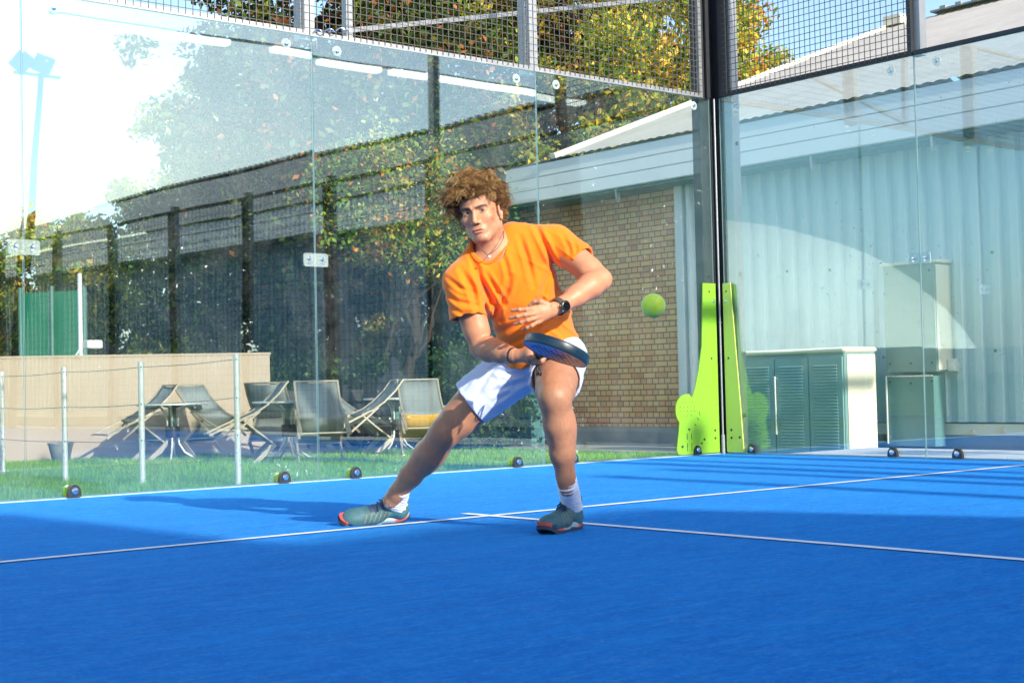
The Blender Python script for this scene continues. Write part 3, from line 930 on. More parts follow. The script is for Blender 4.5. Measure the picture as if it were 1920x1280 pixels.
# ================================================================ beige garden wall
b1 = at(509, 850, 20.5); b0 = at(-120, 862, 19.2)
a = np.array((b1[0], b1[1])); b = np.array((b0[0], b0[1]))
wd = (b-a)/np.linalg.norm(b-a); wn = np.array((-wd[1], wd[0]))
if wn@(np.array((CP[0], CP[1]))-a) > 0: wn = -wn
r = empty('garden_wall', (a[0], a[1], GZ)); tag(r, 'plain beige rendered garden wall lit by the sun, behind the steel rope posts', 'wall')
mb = MB(); L = np.linalg.norm(b-a)+2
mb.prism([(0, 0, -.1), (*(wd*L), -.1), (*(wd*L+wn*.22), -.1), (*(wn*.22), -.1)], (0, 0, 1.48)); mb.build('wall', M['plaster'], r)
mb = MB(); mb.prism([(*(-wd*.015-wn*.012), 1.381), (*(wd*L-wn*.012), 1.381), (*(wd*L+wn*.24), 1.381), (*(-wd*.015+wn*.24), 1.381)], (0, 0, .03)); mb.build('coping', M['plaster'], r)

# ================================================================ steel rope railing
r = empty('rope_railing', (0, 0, 0)); tag(r, 'round steel posts joined by three thin wire ropes on the lawn', 'railing')
RP = []
for (px, top, d) in ((443, 663, 13.45), (264, 678, 13.9), (120, 688, 14.7), (3, 697, 16.3), (-140, 706, 17.9)):
    p = at(px, top, d); RP.append(p)
    mb = MB(); mb.lathe([(.028, GZ), (.028, p[2]-.004), (.024, p[2]), (.002, p[2]+.001)], (p[0], p[1], 0), (0, 0, 1), 16)
    q = mb.build('post', M['alu'], r, angle=40)
    mb = MB(); mb.lathe([(.06, GZ-.005), (.06, GZ+.012)], (p[0], p[1], 0), (0, 0, 1), 16); mb.build('base_plate', M['alu'], q)
    for dz in (.05, .40, .74):
        m2 = MB(); v = np.array((CP[0]-p[0], CP[1]-p[1], 0)); v /= np.linalg.norm(v)
        m2.lathe([(.007, 0), (.007, .005)], (p[0]+v[0]*.026, p[1]+v[1]*.026, p[2]-dz), tuple(v), 8); m2.build('rope_end', M['black'], q)
for dz in (.05, .40, .74):
    mb = MB()
    pts = []
    for i in range(len(RP)-1):
        for t_ in np.linspace(0, 1, 7)[:-1]:
            c = RP[i]+(RP[i+1]-RP[i])*t_; pts.append((c[0], c[1], c[2]-dz-.012*math.sin(math.pi*t_)))
    mb.tube(pts, .0035, 5); mb.build('rope', M['grey_steel'], r)

# ================================================================ garden chairs and tables
def make_chair():
    """sling chair tipped onto a table edge; origin at the feet, x towards the table"""
    r = empty('garden_chair'); tag(r, 'c', 'chair', 'sling garden chairs tipped against the tables')
    W2 = .25
    back = [(.44, .97), (.34, .84), (.19, .70), (.04, .60), (-.11, .545)]
    seat = [(-.11, .545), (.07, .39), (.27, .235)]
    def sheet(name, pts, w):
        mb = MB(); n = len(pts)
        vs = [(x+.018*(1-(yy/w)**2), yy, z-.018*(1-(yy/w)**2)) for (x, z) in pts for yy in np.linspace(-w, w, 7)]
        mb.add(vs, [(i*7+j, i*7+j+1, (i+1)*7+j+1, (i+1)*7+j) for i in range(n-1) for j in range(6)])
        o = mb.build(name, M['sling'], r, True)
        m = o.modifiers.new('thickness', 'SOLIDIFY'); m.thickness = .006
    sheet('backrest', back, W2); sheet('seat', seat, W2)
    for s in (-1, 1):
        yy = s*(W2+.012)
        mb = MB(); pts = [(x, yy, z) for (x, z) in back+seat[1:]]
        for i in range(len(pts)-1): mb.bar(pts[i], pts[i+1], .020, .024, (0, 1, 0))
        mb.build('side_rail', M['bronze'], r)
        mb = MB(); mb.prism([(.26, yy-.012, .25), (.30, yy-.012, .21), (.06, yy-.012, .0), (-.02, yy-.012, .0)], (0, .024, 0)); mb.build('leg', M['bronze'], r)
        mb = MB(); mb.bar((-.06, yy*1.08, .56), (-.50, yy*1.08, .36), .024, .034, (0, 1, 0)); mb.build('rear_leg', M['bronze'], r)
        mb = MB(); mb.bar((.10, yy*1.09, .63), (-.30, yy*1.09, .30), .022, .028, (0, 1, 0)); mb.build('armrest', M['bronze'], r)
    for (x, z) in ((.45, .975), (.275, .23), (-.48, .37)):
        mb = MB(); mb.tube([(x, -W2-.02, z), (x, W2+.02, z)], .012, 8); mb.build('cross_bar', M['bronze'], r)
    return r
def make_table():
    r = empty('garden_table'); tag(r, 't', 'table', 'round garden tables on the lawn')
    mb = MB(); mb.lathe([(.02, .715), (.44, .715), (.45, .722), (.45, .735), (.44, .742), (.02, .742)], (0, 0, 0), (0, 0, 1), 32)
    mb.build('table_top', M['alu'], r)
    for k in range(4):
        a = math.pi/4+k*math.pi/2; c, s = math.cos(a), math.sin(a)
        prof = [(.36, .012), (.26, .04), (.15, .11), (.08, .22), (.065, .36), (.068, .52), (.09, .62), (.15, .69), (.24, .708), (.34, .71)]
        mb = MB(); mb.tube([(c*x, s*x, z) for x, z in prof], .014, 8); mb.build('leg', M['alu'], r, True)
    mb = MB(); mb.lathe([(.09, .30), (.095, .31), (.095, .44), (.09, .45)], (0, 0, 0), (0, 0, 1), 20); mb.build('hub_collar', M['black'], r)
    mb = MB(); mb.lathe([(.05, .45), (.05, .68), (.12, .70), (.12, .714)], (0, 0, 0), (0, 0, 1), 16); mb.build('stem', M['teal_paint'], r)
    return r
def copy_tree(o, parent=None):
    c = o.copy(); COL.objects.link(c)
    if parent is not None: c.parent = parent; c.matrix_parent_inverse = o.matrix_parent_inverse.copy()
    for ch in list(o.children): copy_tree(ch, c)
    return c
tb = make_table()
tabs = [(322, 19.0, 'round garden table in front of the beige wall, two chairs tipped against it'),
        (540, 18.4, 'round garden table half hidden behind the pale sling chair'),
        (742, 20.2, 'round garden table nearest the player, between a dark and a pale chair')]
TC = []
for i, (px, d, lb) in enumerate(tabs):
    o = tb if i == 0 else copy_tree(tb)
    x, y = gp(px, d); o.location = (x, y, GZ); o.rotation_euler.z = i*.5+.2; o['label'] = lb; TC.append((x, y))
ch = make_chair()
VD = np.array((_f[0], _f[1])); VD /= np.linalg.norm(VD); VR = np.array((VD[1], -VD[0]))
# px, depth, heading (deg; 0 = seat front towards picture right), tip forward (deg), label
chairs = [(256, 18.9, 35, 'grey sling chair tipped onto the left side of the table by the beige wall'),
          (398, 19.2, 145, 'dark sling chair leaning the other way on the table by the beige wall'),
          (464, 17.9, 18, 'blue grey sling chair tipped to the right just past the tallest rope post'),
          (512, 19.5, 265, 'sling chair seen square on at the back of the middle table'),
          (600, 17.5, 104, 'pale green grey sling chair seen from behind across the long glass seam'),
          (682, 19.0, 22, 'dark blue sling chair with crossed beige legs between two tables'),
          (652, 19.9, 160, 'sling chair mostly hidden behind the pale chair at the glass seam'),
          (792, 18.7, 102, 'pale beige sling chair with an ochre seat underside next to the player\'s knee'),
          (852, 20.3, 165, 'sling chair at the back of the table nearest the player')]
ochre = simple('ochre_cloth', (.62, .36, .06), .8, 0, .1, 15)
for i, (px, d, hd, lb) in enumerate(chairs):
    o = ch if i == 0 else copy_tree(ch)
    x, y = gp(px, d)
    th = math.radians(hd); f2 = VR*math.cos(th)+VD*math.sin(th)
    rz = math.atan2(f2[1], f2[0])
    o.matrix_world = Matrix.Translation((x, y, GZ)) @ Matrix.Rotation(rz, 4, 'Z')
    if i == 7:
        for c_ in o.children:
            if c_.name.startswith('seat'): c_.data = c_.data.copy(); c_.data.materials[0] = ochre
    o['label'] = lb
# dark tapered vessel set at a dark patch by the wall foot
x, y = gp(112, 19.0)
r = empty('dark_vessel', (x, y, GZ)); tag(r, 'dark tapered vessel standing against the foot of the beige wall', 'vessel')
mb = MB(); mb.lathe([(.10, 0), (.155, .24), (.165, .245), (.165, .27), (.145, .27), (.14, .25)], (0, 0, 0), (0, 0, 1), 20); mb.build('vessel', M['sling'], r, angle=40)
mb = MB(); mb.lathe([(.138, .235), (.06, .25), (.01, .25)], (0, 0, 0), (0, 0, 1), 16); mb.build('soil', M['bark'], r)
# slim pale post with a spotlight behind the beige wall, green windbreak of the next court
x, y = gp(152, 23.0)
r = empty('spotlight_post', (x, y, GZ)); tag(r, 'slim pale post with a small white spotlight above the beige wall', 'spotlight')
mb = MB(); mb.tube([(0, 0, 0), (0, 0, 2.78)], .035, 10); mb.build('post', M['alu'], r, True)
mb = MB(); mb.tube([(0, 0, 1.62), (-.12, -.10, 1.50), (-.24, -.2, 1.38)], .015, 8); mb.build('arm', M['alu'], r)
mb = MB(); mb.bbox((.02, -.22, 1.60), (.27, -.04, 1.73), .015); mb.build('lamp_head', M['white_metal'], r)
A = gpp(40, 26.0); B = gpp(160, 25.5)
def m_net():
    t = NT('green_windbreak'); n = t.noise(5, t.pos(), 4)
    return t.done(t.bsdf(t.mix(n, (.01, .13, .075), (.02, .20, .12)), .8, 0, None, .2))
r = empty('green_windbreak', (0, 0, 0)); tag(r, 'dark green windbreak fence above the left part of the beige wall', 'fence')
mb = MB(); mb.bar((A[0], A[1], 1.15), (B[0], B[1], 1.15), .02, 2.6); mb.build('fabric', m_net(), r)
for t_ in (0, .5, 1):
    c = A+(B-A)*t_; mb = MB(); mb.tube([(c[0], c[1], GZ), (c[0], c[1], 2.55)], .04, 8); mb.build('post', M['teal_paint'], r)

r = empty('dome_blocker', (0, 0, 0)); tag(r, 'long low dark screen added out of view to mask the foot of the white court dome', 'fence')  # unseen screen, added to block the dome's foot from the side glass reflection
mb = MB(); mb.bar((-9.5, 24., .52), (-21.5, 5., .52), .04, 1.5); mb.build('screen', M['teal_paint'], r)
# ================================================================ grass blades
def blades():
    rg = np.random.default_rng(3)
    n = 210000
    u = rg.random(n); px = rg.uniform(-60, 1330, n)
    dep = 9.7+u**1.0*13.5
    az = YAW+np.arctan((px-960)/FPX)
    rr = dep/np.cos(az-YAW)
    X = CP[0]+rr*np.sin(az); Y = CP[1]+rr*np.cos(az)
    k = (Y > .16) & (X < 3.2) & (Y < 12) & ~((X > .6) & (Y > 8.6)); X, Y = X[k], Y[k]; n = len(X)
    h = rg.uniform(.03, .075, n)*(1+.3*np.sin(X*3)*np.cos(Y*2)); w = rg.uniform(.003, .006, n)
    a = rg.uniform(0, 2*np.pi, n); lean = rg.normal(size=(n, 2))*.02
    P = np.stack([X, Y, np.full(n, GZ-.01)], 1)
    d = np.stack([np.cos(a)*w, np.sin(a)*w, np.zeros(n)], 1)
    T_ = P+np.concatenate([lean, (h+.01)[:, None]], 1)
    V = np.stack([P-d, P+d, T_], 1).reshape(-1, 3); F = np.arange(3*n).reshape(-1, 3)
    base = np.array((.24, .48, .03)); c = base*rg.uniform(.6, 1.5, (n, 1))
    y_ = rg.random(n) < .15; c[y_] = np.array((.30, .36, .08))*rg.uniform(.7, 1.2, (y_.sum(), 1))
    me = np_mesh('lawn', V, F, np.repeat(c, 3, 0))
    tag(link_mesh('lawn', me, m_leaf('grass_blade', .5, .35)), 'short bright green grass between the court and the beige wall', 'grass', kind='stuff')
blades()

# ================================================================ what stands behind and beside the viewer
def flood(label, x, y, h, face, lean=(0, 0)):
    r = empty('floodlight_mast', (x, y, GZ)); tag(r, label, 'floodlight', 'floodlight masts around the courts')
    mb = MB(); mb.tube([(0, 0, 0), (lean[0], lean[1], h)], [.075, .055], 12); mb.build('mast', M['dark_steel'], r, True)
    mb = MB(); mb.bar((lean[0]-.40, lean[1], h-.03), (lean[0]+.33, lean[1], h-.03), .05); mb.build('cross_arm', M['grey_steel'], r)
    for s, w_, tl_ in ((-.34, .13, 35), (-.02, .17, 12)):
        Mx = Matrix.Translation((lean[0]+s, lean[1]+face*.12, h+.14)) @ Matrix.Rotation(math.radians(tl_), 4, 'Y') @ Matrix.Rotation(-face*math.radians(35), 4, 'X')
        mb = MB(); mb.bbox((-w_, -.05, -.15), (w_, .05, .15), .02, Mx); mb.build('lamp_head', M['grey_steel'], r)
    return r
flood('tall floodlight mast standing by the far side fence', -.02, -15.6, 6.15, 1, (.50, 0))
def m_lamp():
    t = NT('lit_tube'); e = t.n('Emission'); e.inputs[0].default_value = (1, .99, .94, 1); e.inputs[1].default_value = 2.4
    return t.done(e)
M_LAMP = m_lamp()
# white light gantry over the next strip of ground
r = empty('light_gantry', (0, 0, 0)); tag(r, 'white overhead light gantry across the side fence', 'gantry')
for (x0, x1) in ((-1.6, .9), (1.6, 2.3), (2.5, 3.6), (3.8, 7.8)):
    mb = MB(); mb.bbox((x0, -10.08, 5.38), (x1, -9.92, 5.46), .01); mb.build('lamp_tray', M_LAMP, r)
mb = MB(); mb.box((-1.7, -10.02, 5.465), (7.9, -9.98, 5.50)); mb.build('rail', M['galv'], r)
for x in (7.75,): 
    mb = MB(); mb.box((x-.05, -10.12, 4.9), (x+.05, -10.085, 5.5)); mb.build('hanger', M['galv'], r)
# block added out of view, its outline shaped to keep the near half of the court in shade
r = empty('shade_block', (0, -19.3, GZ)); tag(r, 'tall block added out of view to shade the near court', 'building')
mb = MB()
CH = 18.0*math.tan(SUN_EL)-GZ
K_ = math.tan(SUN_EL)
o = [(-20, 0, 0), (2.5, 0, 0), (2.5, 0, CH-7.5*K_), (-2.6, 0, CH-6.5*K_), (-6.2, 0, CH-1.9*K_), (-7.0, 0, CH), (-9.0, 0, CH), (-9.2, 0, CH+2.6*K_), (-20, 0, CH+2.7*K_)]
o = [(min(x+1.9, 1.0), y-2.0, z) for x, y, z in o if not (x == 2.5 and z > 1)]
o.insert(2, (1.0, -2.0, CH-7.2*K_))
mb.prism(o, (0, -9, 0)); mb.build('wall', M['plaster'], r)
for k in range(6):
    mb = MB(); mb.box((-18+k*3, -1.998, 1.0), (-16.6+k*3, -1.96, 2.5)); mb.build('window', M['teal_paint'], r)
# white air dome past the garden, reflected in the side glass
def m_dome():
    t = NT('dome_skin'); n = t.noise(.8, t.pos(), 4)
    return t.done(t.bsdf(t.mix(n, (.80, .83, .81), (.88, .90, .87)), .6, 0, None, .3))
r = empty('air_dome', (-26, 26, GZ)); tag(r, 'white inflated court dome beyond the garden', 'dome')
vs = []; n, m_ = 48, 16
for j in range(m_+1):
    a = math.pi/2*j/m_
    for i in range(n):
        b = 2*math.pi*i/n; rr_ = math.cos(a)*(1+.006*math.cos(b*24)); vs.append((10.5*rr_*math.cos(b), 10.5*rr_*math.sin(b), 6.2*math.sin(a)))
mb = MB(); mb.add(vs, [(j*n+i, j*n+(i+1) % n, (j+1)*n+(i+1) % n, (j+1)*n+i) for j in range(m_) for i in range(n)]); mb.build('skin', m_dome(), r, True)
# poles added out of view to cast thin shadows across the far right of the court
for i, (x, y, h, rr_) in enumerate(((-2.6, -17.5, 7.0, .10), (-2.2, -18.2, 8.0, .14), (-1.7, -17.0, 7.3, .09), (-3.4, -18.6, 7.4, .11), (-1.1, -17.6, 7.8, .12))):
    r = empty('shadow_pole', (x, y, GZ)); tag(r, 'bare grey pole added out of view for its shadow, '+['first', 'second', 'third', 'fourth', 'fifth'][i]+' from the corner', 'shadow_pole', 'poles added for their shadows')
    mb = MB(); mb.tube([(0, 0, 0), (0, 0, h)], [rr_, rr_*.8], 12); mb.build('pole', M['galv'], r, True)
    mb = MB(); mb.lathe([(.02, h), (.12, h+.06), (.12, h+.16), (.02, h+.22)], (0, 0, 0), (0, 0, 1), 12); mb.build('finial', M['chrome'], r, True)
# ================================================================ soft-body modelling: signed distances on a grid, surface nets
def hash3(i, j, k, seed):
    h = (i.astype(np.int64)*374761393+j.astype(np.int64)*668265263+k.astype(np.int64)*2147483647+seed*1274126177) & 0xffffffff
    h = ((h ^ (h >> 13))*1274126177) & 0xffffffff
    return ((h ^ (h >> 16)) & 0xffff)/65535.0
def vnoise(P, seed=0):
    F = np.floor(P); f = P-F; f = f*f*(3-2*f); F = F.astype(np.int64)
    r = 0
    for dx in (0, 1):
        for dy in (0, 1):
            for dz in (0, 1):
                w = (f[..., 0] if dx else 1-f[..., 0])*(f[..., 1] if dy else 1-f[..., 1])*(f[..., 2] if dz else 1-f[..., 2])
                r = r+w*hash3(F[..., 0]+dx, F[..., 1]+dy, F[..., 2]+dz, seed)
    return r*2-1

class Field:
    def __init__(s, lo, hi, h):
        s.lo = np.array(lo, float); s.h = h
        s.n = np.ceil((np.array(hi)-s.lo)/h).astype(int)+1
        s.D = np.full(s.n, .12, np.float32)
    def sub(s, lo, hi):
        a = np.clip(np.floor((np.array(lo)-s.lo)/s.h).astype(int), 0, s.n)
        b = np.clip(np.ceil((np.array(hi)-s.lo)/s.h).astype(int)+1, 0, s.n)
        if np.any(b <= a): return None, None
        g = [s.lo[i]+s.h*np.arange(a[i], b[i]) for i in range(3)]
        X = np.stack(np.meshgrid(*g, indexing='ij'), -1)
        return (slice(a[0], b[0]), slice(a[1], b[1]), slice(a[2], b[2])), X
    @staticmethod
    def smin(a, b, k):
        if k <= 0: return np.minimum(a, b)
        h = np.clip(.5+.5*(b-a)/k, 0, 1)
        return b*(1-h)+a*h-k*h*(1-h)
    def apply(s, lo, hi, fn, k, mode):
        pad = k+.03
        sl, X = s.sub(np.array(lo)-pad, np.array(hi)+pad)
        if sl is None: return
        d = fn(X); D = s.D[sl]
        if mode == 'add': r = s.smin(D, d, k)
        else: r = -s.smin(-D, d, k)        # subtract
        s.D[sl] = r
    def cone(s, a, b, ra, rb, k=.02, mode='add', sq=None):
        """capsule with two radii; sq = (axis, factor): thinner along a given axis"""
        a = np.array(a, float); b = np.array(b, float)
        def fn(X):
            P = X-a; ba = b-a
            l2 = ba@ba
            if sq is not None:
                ax = np.array(sq[0], float); ax /= np.linalg.norm(ax); u = ba/math.sqrt(l2)
                ax = ax-u*(ax@u); ax /= np.linalg.norm(ax)
                comp = P@ax; P = P+(comp*(1/sq[1]-1))[..., None]*ax
            t = np.clip((P@ba)/l2, 0, 1)
            d = np.linalg.norm(P-t[..., None]*ba, axis=-1)
            r = ra+(rb-ra)*t
            return (d-r)*(sq[1] if sq is not None and sq[1] < 1 else 1)
        R = max(ra, rb)*(max(1, sq[1]) if sq else 1)
        s.apply(np.minimum(a, b)-R, np.maximum(a, b)+R, fn, k, mode)
    def chain(s, pts, rs, k=.015, mode='add'):
        for i in range(len(pts)-1): s.cone(pts[i], pts[i+1], rs[i], rs[i+1], k, mode)
    def ell(s, c, r, M3=None, k=.02, mode='add'):
        """ellipsoid, M3 columns = its axes"""
        c = np.array(c, float); r = np.array(r, float)
        M3 = np.eye(3) if M3 is None else np.array(M3, float)
        def fn(X):
            q = (X-c)@M3
            k0 = np.linalg.norm(q/r, axis=-1); k1 = np.linalg.norm(q/(r*r), axis=-1)
            return np.where(k1 > 1e-9, k0*(k0-1)/np.maximum(k1, 1e-9), -r.min())
        R = r.max()
        s.apply(c-R, c+R, fn, k, mode)
    def cut(s, p, n, k=.004):
        """remove what lies on the +n side of the plane"""
        p = np.array(p, float); n = np.array(n, float); n /= np.linalg.norm(n)
        sl, X = s.sub(s.lo, s.lo+s.h*s.n)
        d = -((X-p)@n)
        s.D = -s.smin(-s.D, d.astype(np.float32), k)
    def warp(s, fn):
        sl, X = s.sub(s.lo, s.lo+s.h*s.n)
        m = np.abs(s.D[sl]) < .03
        d = s.D[sl].copy(); d[m] += fn(X[m]); s.D[sl] = d
    def mesh(s):
        D = s.D; h = s.h
        D[0] = D[-1] = .1; D[:, 0] = D[:, -1] = .1; D[:, :, 0] = D[:, :, -1] = .1
        ins = D < 0
        c = np.zeros(np.array(D.shape)-1, np.int8)
        for dx in (0, 1):
            for dy in (0, 1):
                for dz in (0, 1):
                    c += ins[dx:D.shape[0]-1+dx, dy:D.shape[1]-1+dy, dz:D.shape[2]-1+dz]
        act = (c > 0) & (c < 8)
        idx = np.argwhere(act); vid = np.full(c.shape, -1, np.int64); vid[act] = np.arange(len(idx))
        acc = np.zeros((len(idx), 3)); cnt = np.zeros(len(idx))
        I = idx
        corners = [(x, y, z) for x in (0, 1) for y in (0, 1) for z in (0, 1)]
        for a in corners:
            for ax in range(3):
                if a[ax] == 1: continue
                b = list(a); b[ax] = 1
                da = D[I[:, 0]+a[0], I[:, 1]+a[1], I[:, 2]+a[2]]; db = D[I[:, 0]+b[0], I[:, 1]+b[1], I[:, 2]+b[2]]
                m = (da < 0) != (db < 0)
                t = np.where(m, da/np.where(m, da-db, 1), 0)
                p = np.zeros((len(I), 3)); p[:] = a; p[:, ax] += t
                acc[m] += p[m]; cnt[m] += 1
        V = (I+acc/cnt[:, None])*h+s.lo
        Fs = []
        for ax in range(3):
            u, v = (ax+1) % 3, (ax+2) % 3
            sh = list(D.shape); sh[ax] -= 1
            a = ins[tuple(slice(0, D.shape[i]-(1 if i == ax else 0)) for i in range(3))]
            b = ins[tuple(slice(1 if i == ax else 0, D.shape[i]) for i in range(3))]
            for fl, sel in ((0, a & ~b), (1, b & ~a)):
                e = np.argwhere(sel)
                e = e[(e[:, u] > 0) & (e[:, v] > 0) & (e[:, u] < D.shape[u]-1) & (e[:, v] < D.shape[v]-1)]
                q = []
                for (du, dv) in ((-1, -1), (0, -1), (0, 0), (-1, 0)):
                    w = e.copy(); w[:, u] += du; w[:, v] += dv; q.append(vid[w[:, 0], w[:, 1], w[:, 2]])
                q = np.stack(q, 1)
                if fl: q = q[:, ::-1]
                Fs.append(q)
        F = np.concatenate(Fs); F = F[(F >= 0).all(1)]
        return V, F
def smooth_np(V, F, it=2, lam=.5):
    n = len(V)
    for _ in range(it):
        A = np.zeros((n, 3)); C = np.zeros(n)
        for i in range(4):
            a = F[:, i]; b = F[:, (i+1) % 4]
            np.add.at(A, a, V[b]); np.add.at(C, a, 1); np.add.at(A, b, V[a]); np.add.at(C, b, 1)
        V = V+lam*(A/np.maximum(C, 1)[:, None]-V)
    return V
def join_np(parts):
    V = []; F = []; o = 0
    for v, f in parts: V.append(v); F.append(f+o); o += len(v)
    return np.concatenate(V), np.concatenate(F)
def soft(name, V, F, mat, parent=None, colors=None):
    me = np_mesh(name, V, F, colors)
    return link_mesh(name, me, mat, parent, True)
# ================================================================ the player
R_, U_, B_ = _r, _u, -_f
def gr(px, py, z0=0.0):
    d = _f+_r*(px-960)/FPX-_u*(py-640)/FPX
    return CP+d*((z0-CP[2])/d[2])
def nrm(v): v = np.array(v, float); return v/np.linalg.norm(v)
def ccone(F, a, b, ra, rb, k, cap=.0, sq=None, mode='add', capa=False):
    """cone whose b end is cut flat `cap` beyond b"""
    a = np.array(a, float); b = np.array(b, float); u = nrm(b-a); L = np.linalg.norm(b-a)
    e = b+u*(rb*1.2)
    def fn(X):
        P = X-a; ba = e-a; l2 = ba@ba; Q = P
        if sq is not None:
            ax = nrm(sq[0]); ax = nrm(ax-u*(ax@u)); comp = P@ax; Q = P+(comp*(1/sq[1]-1))[..., None]*ax
        t = np.clip((Q@ba)/l2, 0, 1); d = np.linalg.norm(Q-t[..., None]*ba, axis=-1)
        tt = np.clip(t*(L+rb*1.2)/L, 0, 1.2)
        d = d-(ra+(rb-ra)*np.minimum(tt, 1.0))
        d = np.maximum(d, P@u-L-cap)
        if capa: d = np.maximum(d, -(P@u))
        return d
    R = max(ra, rb)*1.3+.01
    F.apply(np.minimum(a, e)-R, np.maximum(a, e)+R, fn, k, mode)

# ---- joints measured on the photograph, with their distance from the viewer
J = dict(
    neck=at(926, 462, 6.08), chest=at(958, 525, 6.13), belly=at(1000, 600, 6.25), pelvis=at(1010, 655, 6.34),
    shR=at(866, 528, 6.05), elR=at(903, 652, 6.03), wrR=at(966, 667, 5.87),
    shL=at(1040, 455, 6.12), elL=at(1126, 524, 5.99), wrL=at(1047, 576, 5.84),
    hipR=at(968, 682, 6.38), knR=at(834, 811, 6.36), anR=at(733, 938, 6.55),
    hipL=at(1048, 672, 6.30), knL=at(1040, 745, 5.93), anL=at(1064, 915, 6.03))
Tup = nrm(J['neck']-J['pelvis']); Tl = nrm(J['shL']-J['shR']); Tl = nrm(Tl-Tup*(Tl@Tup)); Tf = np.cross(Tup, Tl)
if Tf@B_ < 0: Tf = -Tf
TM = np.stack([Tl, Tup, Tf], 1)

def box_of(pts, pad):
    P = np.array(pts); return P.min(0)-pad, P.max(0)+pad

def lerp(a, b, t): return np.array(a)*(1-t)+np.array(b)*t

# ---------------------------------------------------------------- legs
def leg(hip, kn, an, kneedir, calfdir, h=.006):
    lo, hi = box_of([hip, kn, an], .16)
    F = Field(lo, hi, h)
    F.chain([hip, lerp(hip, kn, .45), lerp(hip, kn, .8), kn], [.092, .092, .079, .066], .02)
    F.ell(lerp(hip, kn, .5)+kneedir*.018, (.078, .078, .13), frame(kn-hip, kneedir), .03)
    F.ell(kn+kneedir*.014-nrm(an-kn)*-.0, (.048, .044, .048), frame(an-kn, kneedir), .02)      # kneecap
    F.ell(kn+kneedir*.012+nrm(an-kn)*.055, (.030, .024, .03), frame(an-kn, kneedir), .015)
    F.chain([kn, lerp(kn, an, .3), lerp(kn, an, .62), lerp(kn, an, .88), an], [.062, .060, .050, .037, .037], .02)
    F.ell(lerp(kn, an, .30)+calfdir*.024+np.cross(nrm(an-kn), calfdir)*.012, (.053, .048, .110), frame(an-kn, calfdir), .02)
    F.ell(lerp(kn, an, .33)+calfdir*.020-np.cross(nrm(an-kn), calfdir)*.016, (.050, .045, .105), frame(an-kn, calfdir), .02)
    F.cone(lerp(kn, an, .1)+kneedir*.020, lerp(kn, an, .85)+kneedir*.010, .022, .014, .02)     # shin
    F.warp(lambda X: .0012*vnoise(X*38, 3))
    V, Fc = F.mesh(); return smooth_np(V, Fc, 2), Fc
def frame(z, x):
    z = nrm(z); x = np.array(x, float); x = nrm(x-z*(x@z)); y = np.cross(z, x); return np.stack([x, y, z], 1)

kdR = nrm(B_*.75-R_*.55+U_*.2); cdR = nrm(-B_*.6+R_*.75-U_*.2)
kdL = nrm(B_*.95+U_*.25-R_*.1); cdL = nrm(-B_*.7+R_*.55)
legR = leg(J['hipR'], J['knR'], J['anR'], kdR, cdR)
legL = leg(J['hipL'], J['knL'], J['anL'], kdL, cdL)

# ---------------------------------------------------------------- torso kept under the clothes
lo, hi = box_of([J['neck'], J['pelvis'], J['hipR'], J['hipL'], J['shR'], J['shL']], .2)
F = Field(lo, hi, .009)
F.ell(J['chest'], (.155, .18, .095), TM, .03); F.ell(J['belly'], (.135, .17, .09), TM, .03); F.ell(J['pelvis'], (.14, .11, .10), TM, .03)
F.cone(J['pelvis'], J['hipR'], .08, .085, .03); F.cone(J['pelvis'], J['hipL'], .08, .085, .03)
F.cone(J['neck'], J['shR'], .05, .045, .03); F.cone(J['neck'], J['shL'], .05, .045, .03)
F.cone(J['chest'], J['neck'], .08, .05, .03)
torso = F.mesh()

# ---------------------------------------------------------------- arms
def arm(sh, el, wr, mus, h=.0045):
    lo, hi = box_of([sh, el, wr], .12)
    F = Field(lo, hi, h)
    F.chain([sh, lerp(sh, el, .3), lerp(sh, el, .75), el], [.062, .060, .053, .045], .015)
    F.ell(lerp(sh, el, .55)+mus*.012, (.045, .043, .085), frame(el-sh, mus), .02)
    F.ell(lerp(sh, el, .5)-mus*.012, (.043, .040, .09), frame(el-sh, mus), .02)
    F.ell(el-mus*.012, (.026, .026, .03), None, .015)
    F.chain([el, lerp(el, wr, .25), lerp(el, wr, .6), lerp(el, wr, .9), wr], [.045, .050, .042, .031, .028], .015)
    F.ell(lerp(el, wr, .25)+mus*.012, (.038, .038, .075), frame(wr-el, mus), .02)
    F.warp(lambda X: .0008*vnoise(X*45, 5))
    return F
def fin(F): V, Fc = F.mesh(); return smooth_np(V, Fc, 2), Fc
armR = fin(arm(J['shR'], J['elR'], J['wrR'], nrm(B_*.7+R_*.6+U_*.3)))
armL = fin(arm(J['shL'], J['elL'], J['wrL'], nrm(B_*.7-R_*.2+U_*.6)))

